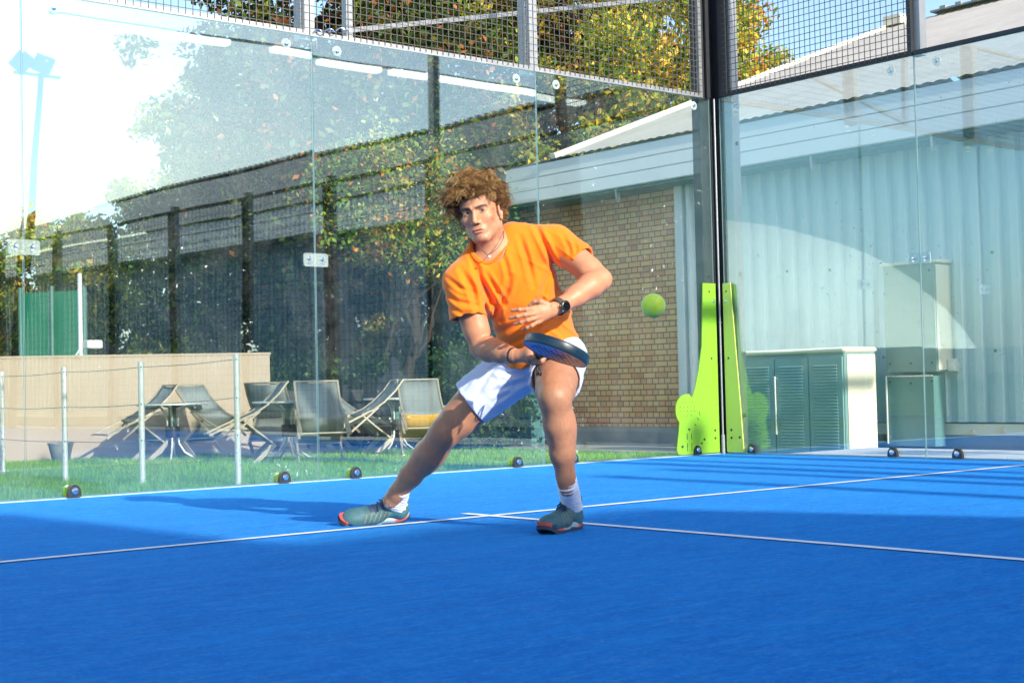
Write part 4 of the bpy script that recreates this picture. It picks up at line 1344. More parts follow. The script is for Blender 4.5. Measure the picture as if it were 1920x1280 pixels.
# ---------------------------------------------------------------- left hand: back towards the viewer, fingers spread
def finger(F, pts, r0, r1):
    n = len(pts); rs = np.linspace(r0, r1, n)
    F.chain(pts, rs, .004)
    for p, r in zip(pts[1:-1], rs[1:-1]): F.ell(p, (r*1.04,)*3, None, .004)
def handL():
    w = J['wrL']
    K = [at(1001, 578, 5.77), at(1000, 587.5, 5.755), at(1003, 596, 5.765), at(1008, 603, 5.785)]      # knuckles index..little
    F = Field(*box_of(K+[w, at(950, 590, 5.75), at(1000, 560, 5.75)], .045), .0022)
    F.cone(w+B_*0, at(1030, 580, 5.81), .026, .024, .012, sq=(B_, .72))
    for i, kp in enumerate(K):
        base = at(1036, 574+i*4.5, 5.825)
        F.cone(base, kp, .0135, .0105, .010)
    F.ell(at(1019, 583, 5.795), (.030, .034, .013), np.stack([R_, U_, B_], 1), .01)
    for kp in K: F.ell(kp+B_*.003, (.0105,)*3, None, .006)
    F_ = [([K[0], at(987, 580, 5.735), at(974, 580.5, 5.735), at(960, 582, 5.75)], .0098, .0073),
          ([K[1], at(984, 590, 5.715), at(970, 593, 5.715), at(956, 596, 5.73)], .0098, .0073),
          ([K[2], at(989, 600, 5.725), at(977, 604, 5.73), at(966, 607.5, 5.745)], .0093, .0070),
          ([K[3], at(997, 610, 5.75), at(988, 614, 5.755), at(980, 618, 5.77)], .0083, .0062)]
    for p, a, b in F_: finger(F, p, a, b)
    finger(F, [at(1029, 572, 5.80), at(1014, 566, 5.79), at(1003, 566, 5.80), at(993, 573, 5.81)], .0125, .0088)
    # nails set in as slight flats
    V, Fc = F.mesh(); return smooth_np(V, Fc, 2, .4), Fc
hL = handL()

# ---------------------------------------------------------------- racket axis and right hand
GRIP = at(1007, 665, 5.84); HEAD = at(1043, 656, 5.565)
Hd = nrm(HEAD-GRIP); w0 = nrm(at(1108, 683, 5.56)-at(980, 632, 5.56)); Hw = nrm(w0-Hd*(w0@Hd)); Hn = np.cross(Hd, Hw)
if Hn@U_ < 0: Hn = -Hn
def handR():
    w = J['wrR']; g = GRIP-Hd*.0
    F = Field(*box_of([w, g, g+Hd*.09, g-Hd*.06], .06), .0022)
    pv = nrm(g-w); pv = nrm(pv-Hd*(pv@Hd)); side = np.cross(Hd, pv)
    if side@B_ < 0: side = -side                       # towards the viewer
    palm = g-pv*.026
    F.cone(w, lerp(w, palm, .6), .0265, .028, .012)
    F.ell(palm-pv*.006, (.028, .043, .033), np.stack([pv, Hd, side], 1), .014)
    R0 = .0275
    for i in range(4):                                  # fingers close round the grip, visible side first
        o = g+Hd*(.032-.0205*i)
        pts = []
        for a in (150, 110, 65, 15, -35, -80):
            t = math.radians(a); rr = R0+(.004 if a == 110 else 0)
            pts.append(o+(pv*math.cos(t)+side*math.sin(t))*rr-Hd*.003*(150-a)/90)
        base = palm+Hd*(.026-.018*i)+side*.014
        finger(F, [base]+pts, .0122-.0006*(i == 3)*2, .0088)
    # thumb leaves the upper side of the palm and lies along the grip
    finger(F, [palm+Hd*.018-side*.006+U_*.012, palm+Hd*.045+U_*.014+pv*.014, g+Hd*.062+Hn*.020+side*.006, g+Hd*.084+Hn*.014+side*.020], .0135, .0088)
    V, Fc = F.mesh(); return smooth_np(V, Fc, 2, .4), Fc
hR = handR()

# ---------------------------------------------------------------- head
def rotB(v, a):   # roll in the picture plane
    r, u, b = v@R_, v@U_, v@B_
    return R_*(r*math.cos(a)-u*math.sin(a))+U_*(r*math.sin(a)+u*math.cos(a))+B_*b
ya, pa, ra_ = math.radians(16), math.radians(4), math.radians(11)
ef = B_*math.cos(ya)-R_*math.sin(ya); es = R_*math.cos(ya)+B_*math.sin(ya)
ef, eu = ef*math.cos(pa)-U_*math.sin(pa), U_*math.cos(pa)+ef*math.sin(pa)
ef, eu, es = rotB(ef, ra_), rotB(eu, ra_), rotB(es, ra_)
HM = np.stack([es, eu, ef], 1); HS = 1.05
HO = at(888.5, 396, 5.93)
def hp(s, u, f): return HO+HM@(np.array((s, u, f))*HS)
def hr(*r): return tuple(x*HS for x in r)
F = Field(*box_of([hp(0, .12, -.1), hp(0, -.12, -.02), hp(.08, 0, -.1), hp(-.08, 0, -.1), hp(0, 0, -.2), hp(0, 0, .03), J['neck'], at(926, 500, 6.12)], .05), .0024)
F.ell(hp(0, .038, -.098), hr(.074, .088, .096), HM, .02)
F.ell(hp(0, .030, -.050), hr(.062, .058, .052), HM, .02)            # forehead
F.ell(hp(0, -.040, -.060), hr(.058, .074, .058), HM, .02)           # mid face
for s in (-1, 1):
    F.cone(hp(s*.052, -.070, -.085), hp(s*.018, -.108, -.026), hr(.017)[0], hr(.017)[0], .018)    # jaw
    F.cone(hp(s*.058, -.020, -.095), hp(s*.052, -.070, -.085), hr(.018)[0], hr(.017)[0], .018)
    F.ell(hp(s*.041, -.030, -.029), hr(.022, .018, .018), HM, .024)  # cheekbone
    F.cone(hp(s*.010, .012, .001), hp(s*.046, .013, -.019), hr(.0090)[0], hr(.0085)[0], .010)     # brow
F.ell(hp(0, -.104, -.020), hr(.022, .017, .019), HM, .012)          # chin
F.ell(hp(0, -.074, -.014), hr(.030, .020, .018), HM, .014)          # muzzle
F.cone(hp(0, .010, -.004), hp(0, -.036, .017), hr(.0068)[0], hr(.0092)[0], .010)                  # nose bridge
F.ell(hp(0, -.041, .016), hr(.0110, .0095, .0105), HM, .005)
for s in (-1, 1):
    F.ell(hp(s*.0125, -.045, .004), hr(.0078, .0075, .010), HM, .005)
    F.ell(hp(s*.032, -.001, .004), hr(.0185, .0110, .0145), HM, .010, 'sub')     # eye socket
    F.ell(hp(s*.031, -.002, -.0155), hr(.0160, .0130, .0135), HM, .006)          # lids
    F.ell(hp(s*.0305, -.003, -.0030), hr(.0125, .0036, .0085), HM, .002, 'sub')
    F.ell(hp(s*.0055, -.0495, .010), hr(.0030, .0028, .0050), HM, .002, 'sub')   # nostril
    F.ell(hp(s*.0775, -.020, -.088), hr(.0085, .031, .019), HM, .004)            # ear
    F.ell(hp(s*.0850, -.016, -.083), hr(.0060, .020, .010), HM, .003, 'sub')
    F.ell(hp(s*.0785, -.046, -.082), hr(.0065, .009, .010), HM, .004)
F.ell(hp(0, -.0705, .0030), hr(.0215, .0038, .0052), HM, .004)
F.ell(hp(0, -.0815, .0020), hr(.0180, .0052, .0062), HM, .004)
F.ell(hp(0, -.0762, .0075), hr(.0240, .0012, .0080), HM, .002, 'sub')
# neck
nk0, nk1 = hp(0, -.050, -.095), J['neck']-Tup*.01+Tf*.01
F.chain([hp(0, -.02, -.105), nk0, lerp(nk0, nk1, .5), nk1, nk1-Tup*.06], [.052*HS, .056, .058, .064, .075], .025)
F.cone(hp(.055, -.045, -.10), lerp(nk1, nk1-Tup*.02+Tf*.055, .9), .014, .012, .02)    # neck cord towards the breastbone
F.cone(hp(-.055, -.045, -.10), nk1-Tup*.02+Tf*.05, .014, .012, .02)
F.ell(lerp(nk0, nk1, .62)+Tf*.050, (.010, .012, .010), None, .012)
F.ell(at(922, 480, 6.09), (.092, .065, .080), TM, .03)
V, Fc = F.mesh(); V = smooth_np(V, Fc, 1, .5)
head = (V, Fc)

body_parts = [legR, legL, torso, armR, armL, hL, hR, head]
V, Fc = join_np(body_parts)
sizes = [len(p[0]) for p in body_parts]; offs = np.cumsum([0]+sizes)
# skin colour: tanned legs, warmer face, stubble, lips, brows
col = np.zeros((len(V), 3)); arm_c = np.array((.50, .225, .118)); leg_c = np.array((.36, .178, .098)); face_c = np.array((.56, .28, .155))
for i, c in enumerate((leg_c, leg_c, leg_c, arm_c*.97, arm_c, arm_c, arm_c*.97, face_c)): col[offs[i]:offs[i+1]] = c
n1 = vnoise(V*28, 11)[:, None]; n2 = vnoise(V*90, 12)[:, None]
col *= 1+.06*n1+.05*n2
# leg hair as fine darker flecks
lg = np.zeros(len(V), bool); lg[:offs[2]] = True
hairf = np.clip(vnoise(V*np.array((260, 260, 60)), 21)*1.3, 0, 1)[:, None]
col[lg] *= 1-.16*hairf[lg]
hv = slice(offs[7], offs[8]); L = ((V[hv]-HO)@HM)/HS; c = col[hv]
s_, u_, f_ = np.abs(L[:, 0]), L[:, 1], L[:, 2]
def sm(x, a, b): t = np.clip((x-a)/(b-a), 0, 1); return t*t*(3-2*t)
stub = sm(-u_, .050, .085)*sm(-u_, -1, .0)*(1-sm(-u_, .118, .135))*np.maximum(sm(s_, .022, .045), sm(-u_, .088, .100))
stub = np.maximum(stub, .55*np.exp(-((u_+.060)/.006)**2)*(s_ < .030)*(f_ > -.02))
stub = np.maximum(stub, sm(s_, .050, .060)*(u_ < .0)*(u_ > -.09)*(f_ > -.08)*.9)
stub *= (f_ > -.10)*(.55+.35*vnoise(V[hv]*240, 31))
c = c*(1-stub[:, None]*.72)+np.array((.15, .072, .04))*stub[:, None]*.72
lip = ((np.abs(u_+.0762) < .0125-(s_/.024)**2*.009) & (s_ < .0225) & (f_ > -.012)).astype(float)*.8
c = c*(1-lip[:, None])+np.array((.50, .17, .13))*lip[:, None]
ml_ = np.exp(-((u_+.0764)/.0016)**2)*(s_ < .025)*(f_ > -.012)
c = c*(1-.75*ml_[:, None])
brow = np.exp(-((u_-.0120-.10*(s_-.012)+(s_-.030)**2*5)/.0052)**2)*sm(s_, .006, .014)*(1-sm(s_, .048, .054))*(f_ > -.045)
brow = np.clip(brow*1.5, 0, .96)
c = c*(1-brow[:, None])+np.array((.035, .018, .010))*brow[:, None]
eyesh = np.exp(-((s_-.031)/.016)**2-((u_-.001)/.0075)**2)*(f_ > -.03)
c = c*(1-.35*eyesh[:, None])
lash = np.exp(-((s_-.031)/.0135)**4-((u_-.0045)/.0016)**2)*(f_ > -.03)
c = c*(1-.85*lash[:, None])
chk = np.exp(-((s_-.045)/.018)**2-((u_+.036)/.018)**2)*(f_ > -.05)
c = c*(1+chk[:, None]*np.array((.02, -.05, -.06)))
nosec = np.exp(-(s_/.014)**2-((u_+.040)/.012)**2)*(f_ > 0)
c = c*(1+nosec[:, None]*np.array((.05, -.10, -.12)))
nost = np.exp(-((s_-.0055)/.0032)**2-((u_+.0495)/.003)**2)*(f_ > 0)
c = c*(1-.7*nost[:, None])
col[hv] = c

def m_skin():
    t = NT('skin'); a = t.n('Attribute'); a.attribute_name = 'col'
    g = t.pos(); n = t.noise(160, g, 3); n2 = t.noise(12, g, 3)
    cc_ = t.mix(t.ramp(n2, [(.35, .0), (.75, .18)]), a.outputs['Color'], (.50, .20, .13))
    p = t.bsdf(cc_, t.ramp(n2, [(.3, .42), (.7, .58)]), 0, t.bump(n, .35, .0012), .45)
    p.inputs['Subsurface Weight'].default_value = .06
    p.inputs['Subsurface Radius'].default_value = (1.0, .35, .18)
    p.inputs['Subsurface Scale'].default_value = .012
    return t.done(p)
person = soft('person', V, Fc, m_skin(), None, np.clip(col, 0, 1))
tag(person, 'curly haired young man in orange shirt and white shorts lunging low with a racket', 'person')

# eyes
for s in (-1, 1):
    mb = MB(); c = hp(s*.031, -.0028, -.0158)
    mb.lathe([(math.sin(a)*.0118*HS, -math.cos(a)*.0118*HS) for a in np.linspace(.05, math.pi-.05, 12)], tuple(c), tuple(ef), 16)
    e = mb.build('eye', M['eye_white'] if 'eye_white' in M else M.setdefault('eye_white', simple('eye_white', (.55, .52, .50), .15, 0, .03)), person, True)
    gz = nrm(ef*.93+es*.30+eu*.05)
    mb = MB(); mb.lathe([(.0058*HS, .0106*HS), (.0052*HS, .0116*HS), (.0005, .0122*HS)], tuple(c), tuple(gz), 14)
    mb.build('iris', M.setdefault('iris', simple('iris', (.035, .022, .014), .12, 0, .1)), e, True)

# ---------------------------------------------------------------- hair
def hair():
    rg = np.random.default_rng(5)
    # thick base under the curls
    F = Field(*box_of([hp(0, .16, -.1), hp(-.12, 0, -.1), hp(.12, 0, -.1), hp(0, 0, -.22), hp(0, 0, .02)], .03), .004)
    F.ell(hp(-.006, .052, -.105), hr(.083, .090, .101), HM, .02)
    F.ell(hp(-.030, .075, -.055), hr(.055, .040, .045), HM, .02)
    F.ell(hp(-.076, .040, -.085), hr(.022, .040, .040), HM, .02)
    F.ell(hp(.058, .055, -.080), hr(.034, .040, .050), HM, .02)
    F.ell(hp(.074, .010, -.120), hr(.022, .045, .035), HM, .015)
    F.ell(hp(0, -.012, -.150), hr(.070, .060, .050), HM, .02)
    F.warp(lambda X: .006*vnoise(X*45, 41)+.003*vnoise(X*100, 42))
    V0, F0 = F.mesh()
    nl = 950
    d = rg.normal(size=(nl*6, 3)); d /= np.linalg.norm(d, axis=1)[:, None]
    q = d*np.array((.074, .088, .096))+np.array((0, .038, -.098))
    front = q[:, 2]
    line = np.where(front > -.045, .066, np.where(front > -.080, .038, np.where(front > -.110, .004, -.045)))
    line = line+np.where(q[:, 0] < -.01, -.012, .0)
    ok = q[:, 1] > line+rg.normal(size=len(q))*.004
    q = q[ok][:nl]; d = d[ok][:nl]
    VV = []; FF = []; CC = []; o = 0
    pal = np.array([(.14, .072, .026), (.23, .125, .045), (.35, .205, .075), (.48, .31, .12), (.07, .034, .014)])
    m = 15; t = np.linspace(0, 1, m)
    fq = np.array([(k*3+j, k*3+(j+1) % 3, (k+1)*3+(j+1) % 3, (k+1)*3+j) for k in range(m-1) for j in range(3)])
    for i in range(len(q)):
        Lh = rg.uniform(.030, .080)*(1.0+.50*max(0, -d[i, 0]-.05)-.25*max(0, d[i, 0]))*(1-.30*max(0, d[i, 1]-.5))*(.75 if q[i, 1] < .02 else 1)
        dirv = d[i]+rg.normal(size=3)*.30+np.array((0, .22, 0))
        if q[i, 2] > -.055: dirv += np.array((-.60, -.25, .35))
        dirv /= np.linalg.norm(dirv)
        g = np.array((0, -1, 0))*rg.uniform(.25, .8)
        a = np.cross(dirv, (0.3, .5, .8)); a /= np.linalg.norm(a); b = np.cross(dirv, a)
        cr = rg.uniform(.0045, .0135); ph0 = rg.uniform(0, 6.28); tw = rg.uniform(1.2, 2.3)*2*math.pi*rg.choice((-1, 1))
        c0 = pal[rg.choice(5, p=[.22, .30, .24, .12, .12])]
        for sidx in range(8):
            L2 = Lh*rg.uniform(.70, 1.25); ph = ph0+rg.normal()*.28; c2 = cr*rg.uniform(.75, 1.2)
            root = q[i]+rg.normal(size=3)*.0028
            dv = dirv+rg.normal(size=3)*.07
            path = root+np.outer(t, dv)*L2*.85+np.outer(t**2, g)*L2*.5
            env = np.minimum(1, t*3)
            path = path+(np.outer(np.cos(ph+tw*t)*env, a)+np.outer(np.sin(ph+tw*t)*env, b))*c2
            path = HO+(path*HS)@HM.T
            tan = np.gradient(path, axis=0); tan /= np.linalg.norm(tan, axis=1)[:, None]+1e-9
            s1 = np.cross(tan, (0.2, 0.1, 1.)); s1 /= np.linalg.norm(s1, axis=1)[:, None]+1e-9; s2 = np.cross(tan, s1)
            rad = .0012*(1-.6*t)[:, None]
            ring = np.stack([path+s1*rad, path+(-.5*s1+.87*s2)*rad, path+(-.5*s1-.87*s2)*rad], 1).reshape(-1, 3)
            c = c0*rg.uniform(.75, 1.3)
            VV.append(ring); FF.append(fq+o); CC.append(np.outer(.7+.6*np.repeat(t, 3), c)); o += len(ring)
    V1 = np.concatenate(VV); F1 = np.concatenate(FF); C1 = np.concatenate(CC)
    V, F_ = join_np([(V0, F0), (V1, F1)])
    C = np.concatenate([np.tile((.13, .060, .024), (len(V0), 1)), C1])
    t = NT('curly_hair'); a = t.n('Attribute'); a.attribute_name = 'col'
    p = t.bsdf(a.outputs['Color'], .45, 0, None, .4)
    tr = t.n('BsdfTranslucent'); t.l(a.outputs['Color'], tr.inputs[0]); mx = t.n('MixShader'); mx.inputs[0].default_value = .2
    t.l(p.outputs[0], mx.inputs[1]); t.l(tr.outputs[0], mx.inputs[2])
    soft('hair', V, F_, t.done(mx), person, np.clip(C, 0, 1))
hair()

# ---------------------------------------------------------------- T-shirt
def cloth_mat(name, c1, c2, sc=420):
    t = NT(name); g = t.pos(); n = t.noise(5, g, 4); w = t.noise(sc, g, 2)
    p = t.bsdf(t.mix(t.ramp(n, [(.3, 0.0), (.7, 1.0)]), c1, c2), .82, 0, t.bump(w, .35, .0015), .25)
    p.inputs['Sheen Weight'].default_value = .25
    return t.done(p)
hemR0, hemR1 = at(868, 545, 6.03), at(877, 594, 6.02)
hemL0, hemL1 = at(1048, 460, 6.11), at(1090, 489, 6.05)
COLLAR = []
def px_of(X):
    d = X-CP; z = d@_f
    return np.stack([960+FPX*(d@_r)/z, 640-FPX*(d@_u)/z], -1)
def creases(X, lines):
    """soft folds of cloth along surveyed lines: (points, width, depth)"""
    q = px_of(X); out = np.zeros(len(X)); fr = ((X-J['belly'])@Tf > -.02)
    for pts, s, dep in lines:
        best = np.full(len(X), 1e9); tt = np.zeros(len(X)); n = len(pts)-1
        for k in range(n):
            a = np.array(pts[k], float); b = np.array(pts[k+1], float); ba = b-a
            t = np.clip(((q-a)@ba)/(ba@ba), 0, 1); r = np.linalg.norm(q-a-t[:, None]*ba, axis=1)
            m = r < best; best[m] = r[m]; tt[m] = (k+t[m])/n
        env = np.sin(np.clip(tt, .04, .96)*math.pi)**.6
        out += dep*env*(np.exp(-(best/s)**2)-.75*np.exp(-((best-2.1*s)/(1.0*s))**2))
    return out*fr
def shirt():
    pts = [J['neck'], J['shR'], J['shL'], J['belly'], J['pelvis'], hemR1, hemL1]
    F = Field(*box_of(pts, .20), .0036)
    F.ell(at(958, 516, 6.13), (.172, .165, .118), TM, .03)
    F.ell(at(976, 548, 6.16), (.160, .17, .118), TM, .04)
    F.ell(at(1003, 600, 6.24), (.150, .15, .118), TM, .04)
    # lower part hangs straight and ends in a hem
    lowc = at(1012, 652, 6.30)
    ccone(F, at(980, 560, 6.18), lowc, .158, .162, .03, -.0, (Tf, .80))
    for s, sh, h0, h1, r0, r1, r2 in ((-1, J['shR'], hemR0, hemR1, .075, .074, .069), (1, J['shL'], hemL0, hemL1, .073, .070, .064)):
        F.cone(at(903, 470, 6.09) if s < 0 else at(962, 447, 6.12), sh-Tup*.004, .060 if s < 0 else .070, .068, .04)
        ccone(F, sh, h1, r0, r2, .035, .0)
    F.ell(at(905, 505, 6.06), (.06, .05, .05), TM, .05); F.ell(at(1000, 468, 6.08), (.06, .05, .05), TM, .05)    # chest muscles
    # folds
    def fold(X):
        P = (X-J['chest'])@TM; l, u, f = P[:, 0], P[:, 1], P[:, 2]
        mid = at(958, 525, 6.1)
        a1 = math.radians(-38); q1 = l*math.cos(a1)+u*math.sin(a1); w1 = -l*math.sin(a1)+u*math.cos(a1)
        a2 = math.radians(28); q2 = l*math.cos(a2)+u*math.sin(a2); w2 = -l*math.sin(a2)+u*math.cos(a2)
        n1 = vnoise(np.stack([q1/.050+.3*np.sin(w1*9), w1/.26, f/.25], 1), 51); n2 = vnoise(np.stack([q2/.050+.3*np.sin(w2*8), w2/.24, f/.25], 1), 57)
        n3 = vnoise(np.stack([q1/.11, w1/.30, f/.3], 1), 53)
        mL = 1/(1+np.exp(-(l+.02)/.04)); base = np.clip(.5+(-u+.08)/.22, .25, 1.25)
        r1 = (1-np.abs(n1)*2.0)**3; r2 = (1-np.abs(n2)*2.0)**3
        d = (-.0085*r2*mL-.0085*r1*(1-mL))*base-.009*n3*base
        return d*.9+.0008*vnoise(X*30, 54)+creases(X, [
            ([(884, 476), (900, 520), (925, 566), (938, 600)], 5, .013), ([(864, 505), (884, 540), (897, 585)], 5, .012),
            ([(905, 505), (930, 545), (948, 572)], 4, .009), ([(958, 520), (949, 548), (930, 585), (918, 610)], 5, .012),
            ([(975, 445), (990, 490), (1000, 535)], 4.5, .009), ([(1004, 424), (1022, 460), (1040, 500)], 4.5, .012),
            ([(1030, 510), (1015, 560), (985, 600)], 5, .010), ([(925, 628), (962, 612), (1005, 596), (1050, 590)], 5, .010),
            ([(945, 648), (985, 632), (1040, 615)], 4.5, .008), ([(1052, 560), (1030, 590), (1000, 612)], 4.5, .009),
            ([(832, 548), (858, 566), (893, 572)], 3.6, .007), ([(838, 574), (866, 588), (895, 585)], 3.2, .005),
            ([(838, 520), (862, 540), (888, 548)], 3.6, .006), ([(1052, 436), (1066, 462), (1070, 480)], 3.6, .004),
            ([(1074, 450), (1080, 466), (1080, 480)], 3.2, .0025), ([(940, 470), (950, 500), (955, 530)], 4, .006)])
    F.warp(fold)
    # openings: neck, sleeves, hem are hollowed so that the edge reads as cloth
    ring = []
    for a_ in np.linspace(0, 2*math.pi, 40, endpoint=False):
        px, py = 915+31*math.cos(a_), 456+36*math.sin(a_)-.18*31*math.cos(a_)
        hit = None
        for dd in np.arange(5.85, 6.25, .0018):
            q = at(px, py, dd); ii = np.round((q-F.lo)/F.h).astype(int)
            if np.all(ii >= 0) and np.all(ii < F.n) and F.D[tuple(ii)] < .001: hit = q; break
        ring.append(hit if hit is not None else (ring[-1] if ring else at(px, py, 6.1)))
    COLLAR[:] = ring
    ctr = np.mean(ring, 0)
    for f_ in (0, .5, 1, 1.6):
        F.ell(at(915, 456, 6.02)+Tup*.05*f_, (.0665, .078, .105), TM, .002, 'sub')
    for (h0, h1, r) in ((J['shR'], hemR1, .062), (J['shL'], hemL1, .057)):
        u = nrm(h1-h0); F.cone(h1-u*.05, h1+u*.06, r, r, .003, 'sub')
    u = nrm(lowc-at(985, 560, 6.18)); 
    def fn(X):
        P = X-lowc; t = P@u; Q = P-t[..., None]*u; c = Q@Tf; Q = Q+(c*(1/.80-1))[..., None]*Tf
        return np.maximum(np.linalg.norm(Q, axis=-1)-.149, -(t+.06))
    F.apply(lowc-.25, lowc+.25, fn, .003, 'sub')
    V, Fc = F.mesh(); return smooth_np(V, Fc, 2, .5), Fc
V, Fc = shirt()
tsh = soft('t_shirt', V, Fc, cloth_mat('orange_cloth', (.82, .165, .002), (.90, .205, .004)), person)
# collar band and sleeve seams
mb = MB(); cp_ = np.array(COLLAR)
front = [cp_[k % 40] for k in range(-3, 26)]
for _ in range(4):
    front = [front[0]]+[(front[k-1]+2*front[k]+front[k+1])/4 for k in range(1, len(front)-1)]+[front[-1]]
for off in (0, .0065):
    c0_ = np.mean(front, 0); mb.tube([p_+nrm(p_-c0_)*off+_f*.001 for p_ in front], .0045, 8)
mb.build('collar', cloth_mat('orange_collar', (.76, .14, .002), (.82, .16, .003)), tsh, True)

# ---------------------------------------------------------------- shorts
def shorts():
    hemA0, hemA1 = at(978, 684, 6.37), at(882, 757, 6.37)
    hemB0, hemB1 = at(1050, 672, 6.30), at(1041, 712, 6.075)
    F = Field(*box_of([J['pelvis'], hemA1, hemB1, at(1010, 620, 6.3)], .19), .0038)
    F.ell(at(1014, 652, 6.34), (.158, .115, .128), TM, .03)
    F.ell(at(1010, 632, 6.31), (.150, .09, .118), TM, .03)
    ccone(F, hemA0, hemA1, .122, .107, .04); ccone(F, hemB0, hemB1, .117, .108, .035)
    ua = nrm(hemA1-hemA0); ub = nrm(hemB1-hemB0)
    def fold(X):
        P = X-hemA0; t = P@ua; s = P@np.cross(ua, B_); b = P@B_
        n1 = vnoise(np.stack([t/.035+s/.12, s/.10-t/.09, b/.15], 1), 61)
        n2 = vnoise(np.stack([t/.07-s/.05, s/.16, b/.2], 1), 62)
        return -.0025*(1-np.abs(n1)*2.2)-.004*n2+creases(X, [
            ([(998, 702), (960, 700), (915, 690)], 4.5, .010), ([(1000, 706), (962, 722), (925, 735)], 4.5, .010), ([(985, 716), (950, 738), (925, 755)], 4, .007),
            ([(905, 672), (885, 700), (868, 730)], 4.5, .007), ([(940, 670), (915, 705), (890, 745)], 4.5, .006), ([(1000, 700), (1030, 680), (1060, 676)], 4, .007),
            ([(1085, 650), (1070, 672), (1052, 684)], 4, .007)])
    F.warp(fold)
    for (h1, u, r) in ((hemA1, ua, .098), (hemB1, ub, .099)): F.cone(h1-u*.04, h1+u*.08, r, r, .003, 'sub')
    V, Fc = F.mesh(); return smooth_np(V, Fc, 2, .5), Fc
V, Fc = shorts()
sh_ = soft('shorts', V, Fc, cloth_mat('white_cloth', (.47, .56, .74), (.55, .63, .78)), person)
mb = MB()
for s in (-1, 1):
    mb.tube([at(1006, 688, 5.98), at(1009+s*3, 692, 5.96), at(1011+s*4, 698, 5.955), at(1010+s*3, 704, 5.96)], .0035, 6)
mb.build('drawstring', M['black'], sh_, True)

# ---------------------------------------------------------------- socks
def sock(an, kn, foot, r0, r1, ht=.062):
    F = Field(*box_of([lerp(an, kn, .16), an, foot], .07), .004)
    u = nrm(kn-an); top = an+u*ht
    ccone(F, foot, top, r1, r0, .01)
    F.cone(an, foot, r1*.95, r1*.95, .02)
    F.warp(lambda X: -.0016*np.sin(((X-an)@u)*2*math.pi/.016)*(((X-an)@u) < ht-.012)+.0012*vnoise(X*90, 71))
    V, Fc = F.mesh(); return smooth_np(V, Fc, 1, .5), Fc
def m_sock():
    t = NT('white_sock'); w = t.n('TexWave'); w.inputs['Scale'].default_value = 90; t.l(t.pos(), w.inputs['Vector'])
    return t.done(t.bsdf(t.mix(t.noise(20, t.pos(), 3), (.68, .74, .80), (.82, .85, .88)), .9, 0, t.bump(t.noise(300, t.pos(), 2), .5, .002), .2))
msock = m_sock()

